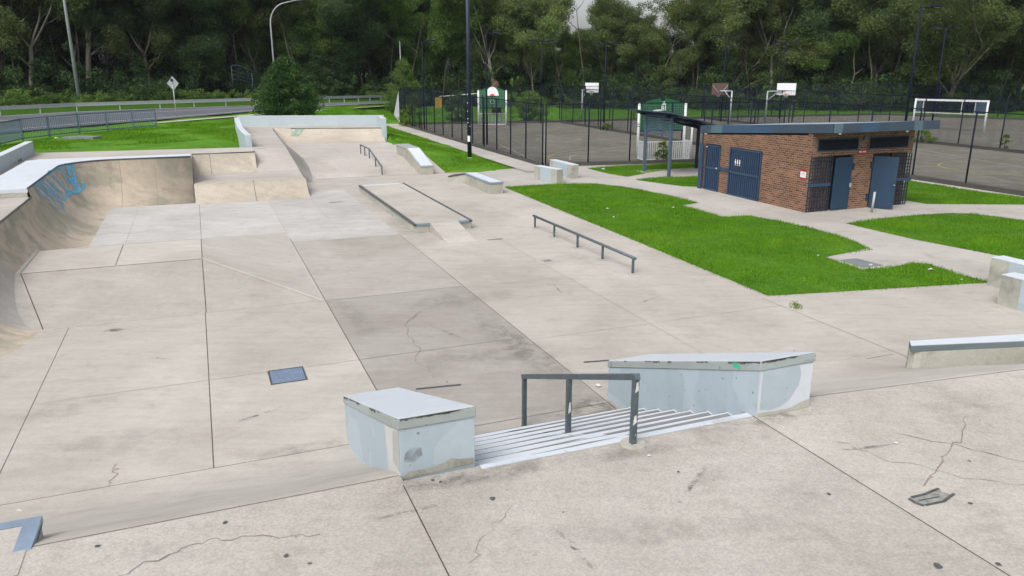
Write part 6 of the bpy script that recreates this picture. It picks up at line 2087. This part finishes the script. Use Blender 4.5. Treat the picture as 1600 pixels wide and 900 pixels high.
for (x, y), lab, r, z in LIT:
    c = at(x, y, z) if z is not None else gt(x, y)
    b = MB()
    n = 7
    ring_ = [(c[0] + r * rg.uniform(.6, 1.2) * cos(2 * pi * k / n), c[1] + r * .7 * rg.uniform(.6, 1.2) * sin(2 * pi * k / n), c[2] + .012 + rg.uniform(0, .35) * r) for k in range(n)]
    top = (c[0], c[1], c[2] + .02 + r * .6)
    for k in range(n): b.face([ring_[k], ring_[(k + 1) % n], top])
    o = b.build('litter_scrap', M['litter'], None, 0, c)
    tag(o, lab, 'litter', 'scraps of litter on the grass and concrete')


hz = MB(); hz.prism([(-620, -90), (620, -90), (620, 1000), (-620, 1000)], -2.2, 46)
N_ = NT('air'); pv = N_.n('ShaderNodeVolumePrincipled'); pv.inputs['Color'].default_value = (.80, .87, 1.0, 1); pv.inputs['Density'].default_value = .00010; pv.inputs['Anisotropy'].default_value = 0.0
N_.l(pv.outputs[0], N_.out.inputs['Volume'])
tag(hz.build('haze', N_.mat), None, None, None, 'stuff')
# ------------------------------------------------------------------ light
SUN_EL, SUN_AZ = radians(52), radians(206)              # azimuth: clockwise from +y, the light comes from behind the camera, left
w = bpy.data.worlds.new('World'); SC.world = w; w.use_nodes = True
nt_ = w.node_tree; nt_.nodes.clear()
sky = nt_.nodes.new('ShaderNodeTexSky'); sky.sky_type = 'NISHITA'; sky.sun_disc = False
sky.sun_elevation = SUN_EL; sky.sun_rotation = SUN_AZ
sky.air_density = 1.0; sky.dust_density = 4.0; sky.ozone_density = 1.0
hs_ = nt_.nodes.new('ShaderNodeHueSaturation'); hs_.inputs['Saturation'].default_value = .32
bgn = nt_.nodes.new('ShaderNodeBackground'); bgn.inputs['Strength'].default_value = .15
on = nt_.nodes.new('ShaderNodeOutputWorld')
nt_.links.new(sky.outputs[0], hs_.inputs['Color']); nt_.links.new(hs_.outputs[0], bgn.inputs[0]); nt_.links.new(bgn.outputs[0], on.inputs[0])
L = bpy.data.lights.new('sun', 'SUN'); L.energy = 1.25; L.angle = radians(32); L.color = (1, .97, .93)
lo_ = bpy.data.objects.new('sun', L); COL.objects.link(lo_)
dv = Vector((sin(SUN_AZ) * cos(SUN_EL), cos(SUN_AZ) * cos(SUN_EL), sin(SUN_EL)))
lo_.rotation_euler = dv.to_track_quat('Z', 'Y').to_euler()
lo_.location = (0, 0, 60)

SC.view_settings.view_transform = 'Standard'
SC.view_settings.look = 'None'
SC.view_settings.gamma = 1
SC.view_settings.exposure = 0.44
SC.view_settings.use_curve_mapping = False
SC.render.engine = 'CYCLES'
SC.cycles.max_bounces = 6
SC.cycles.transparent_max_bounces = 12
SC.cycles.use_denoising = True
SC.cycles.caustics_reflective = False
SC.cycles.caustics_refractive = False
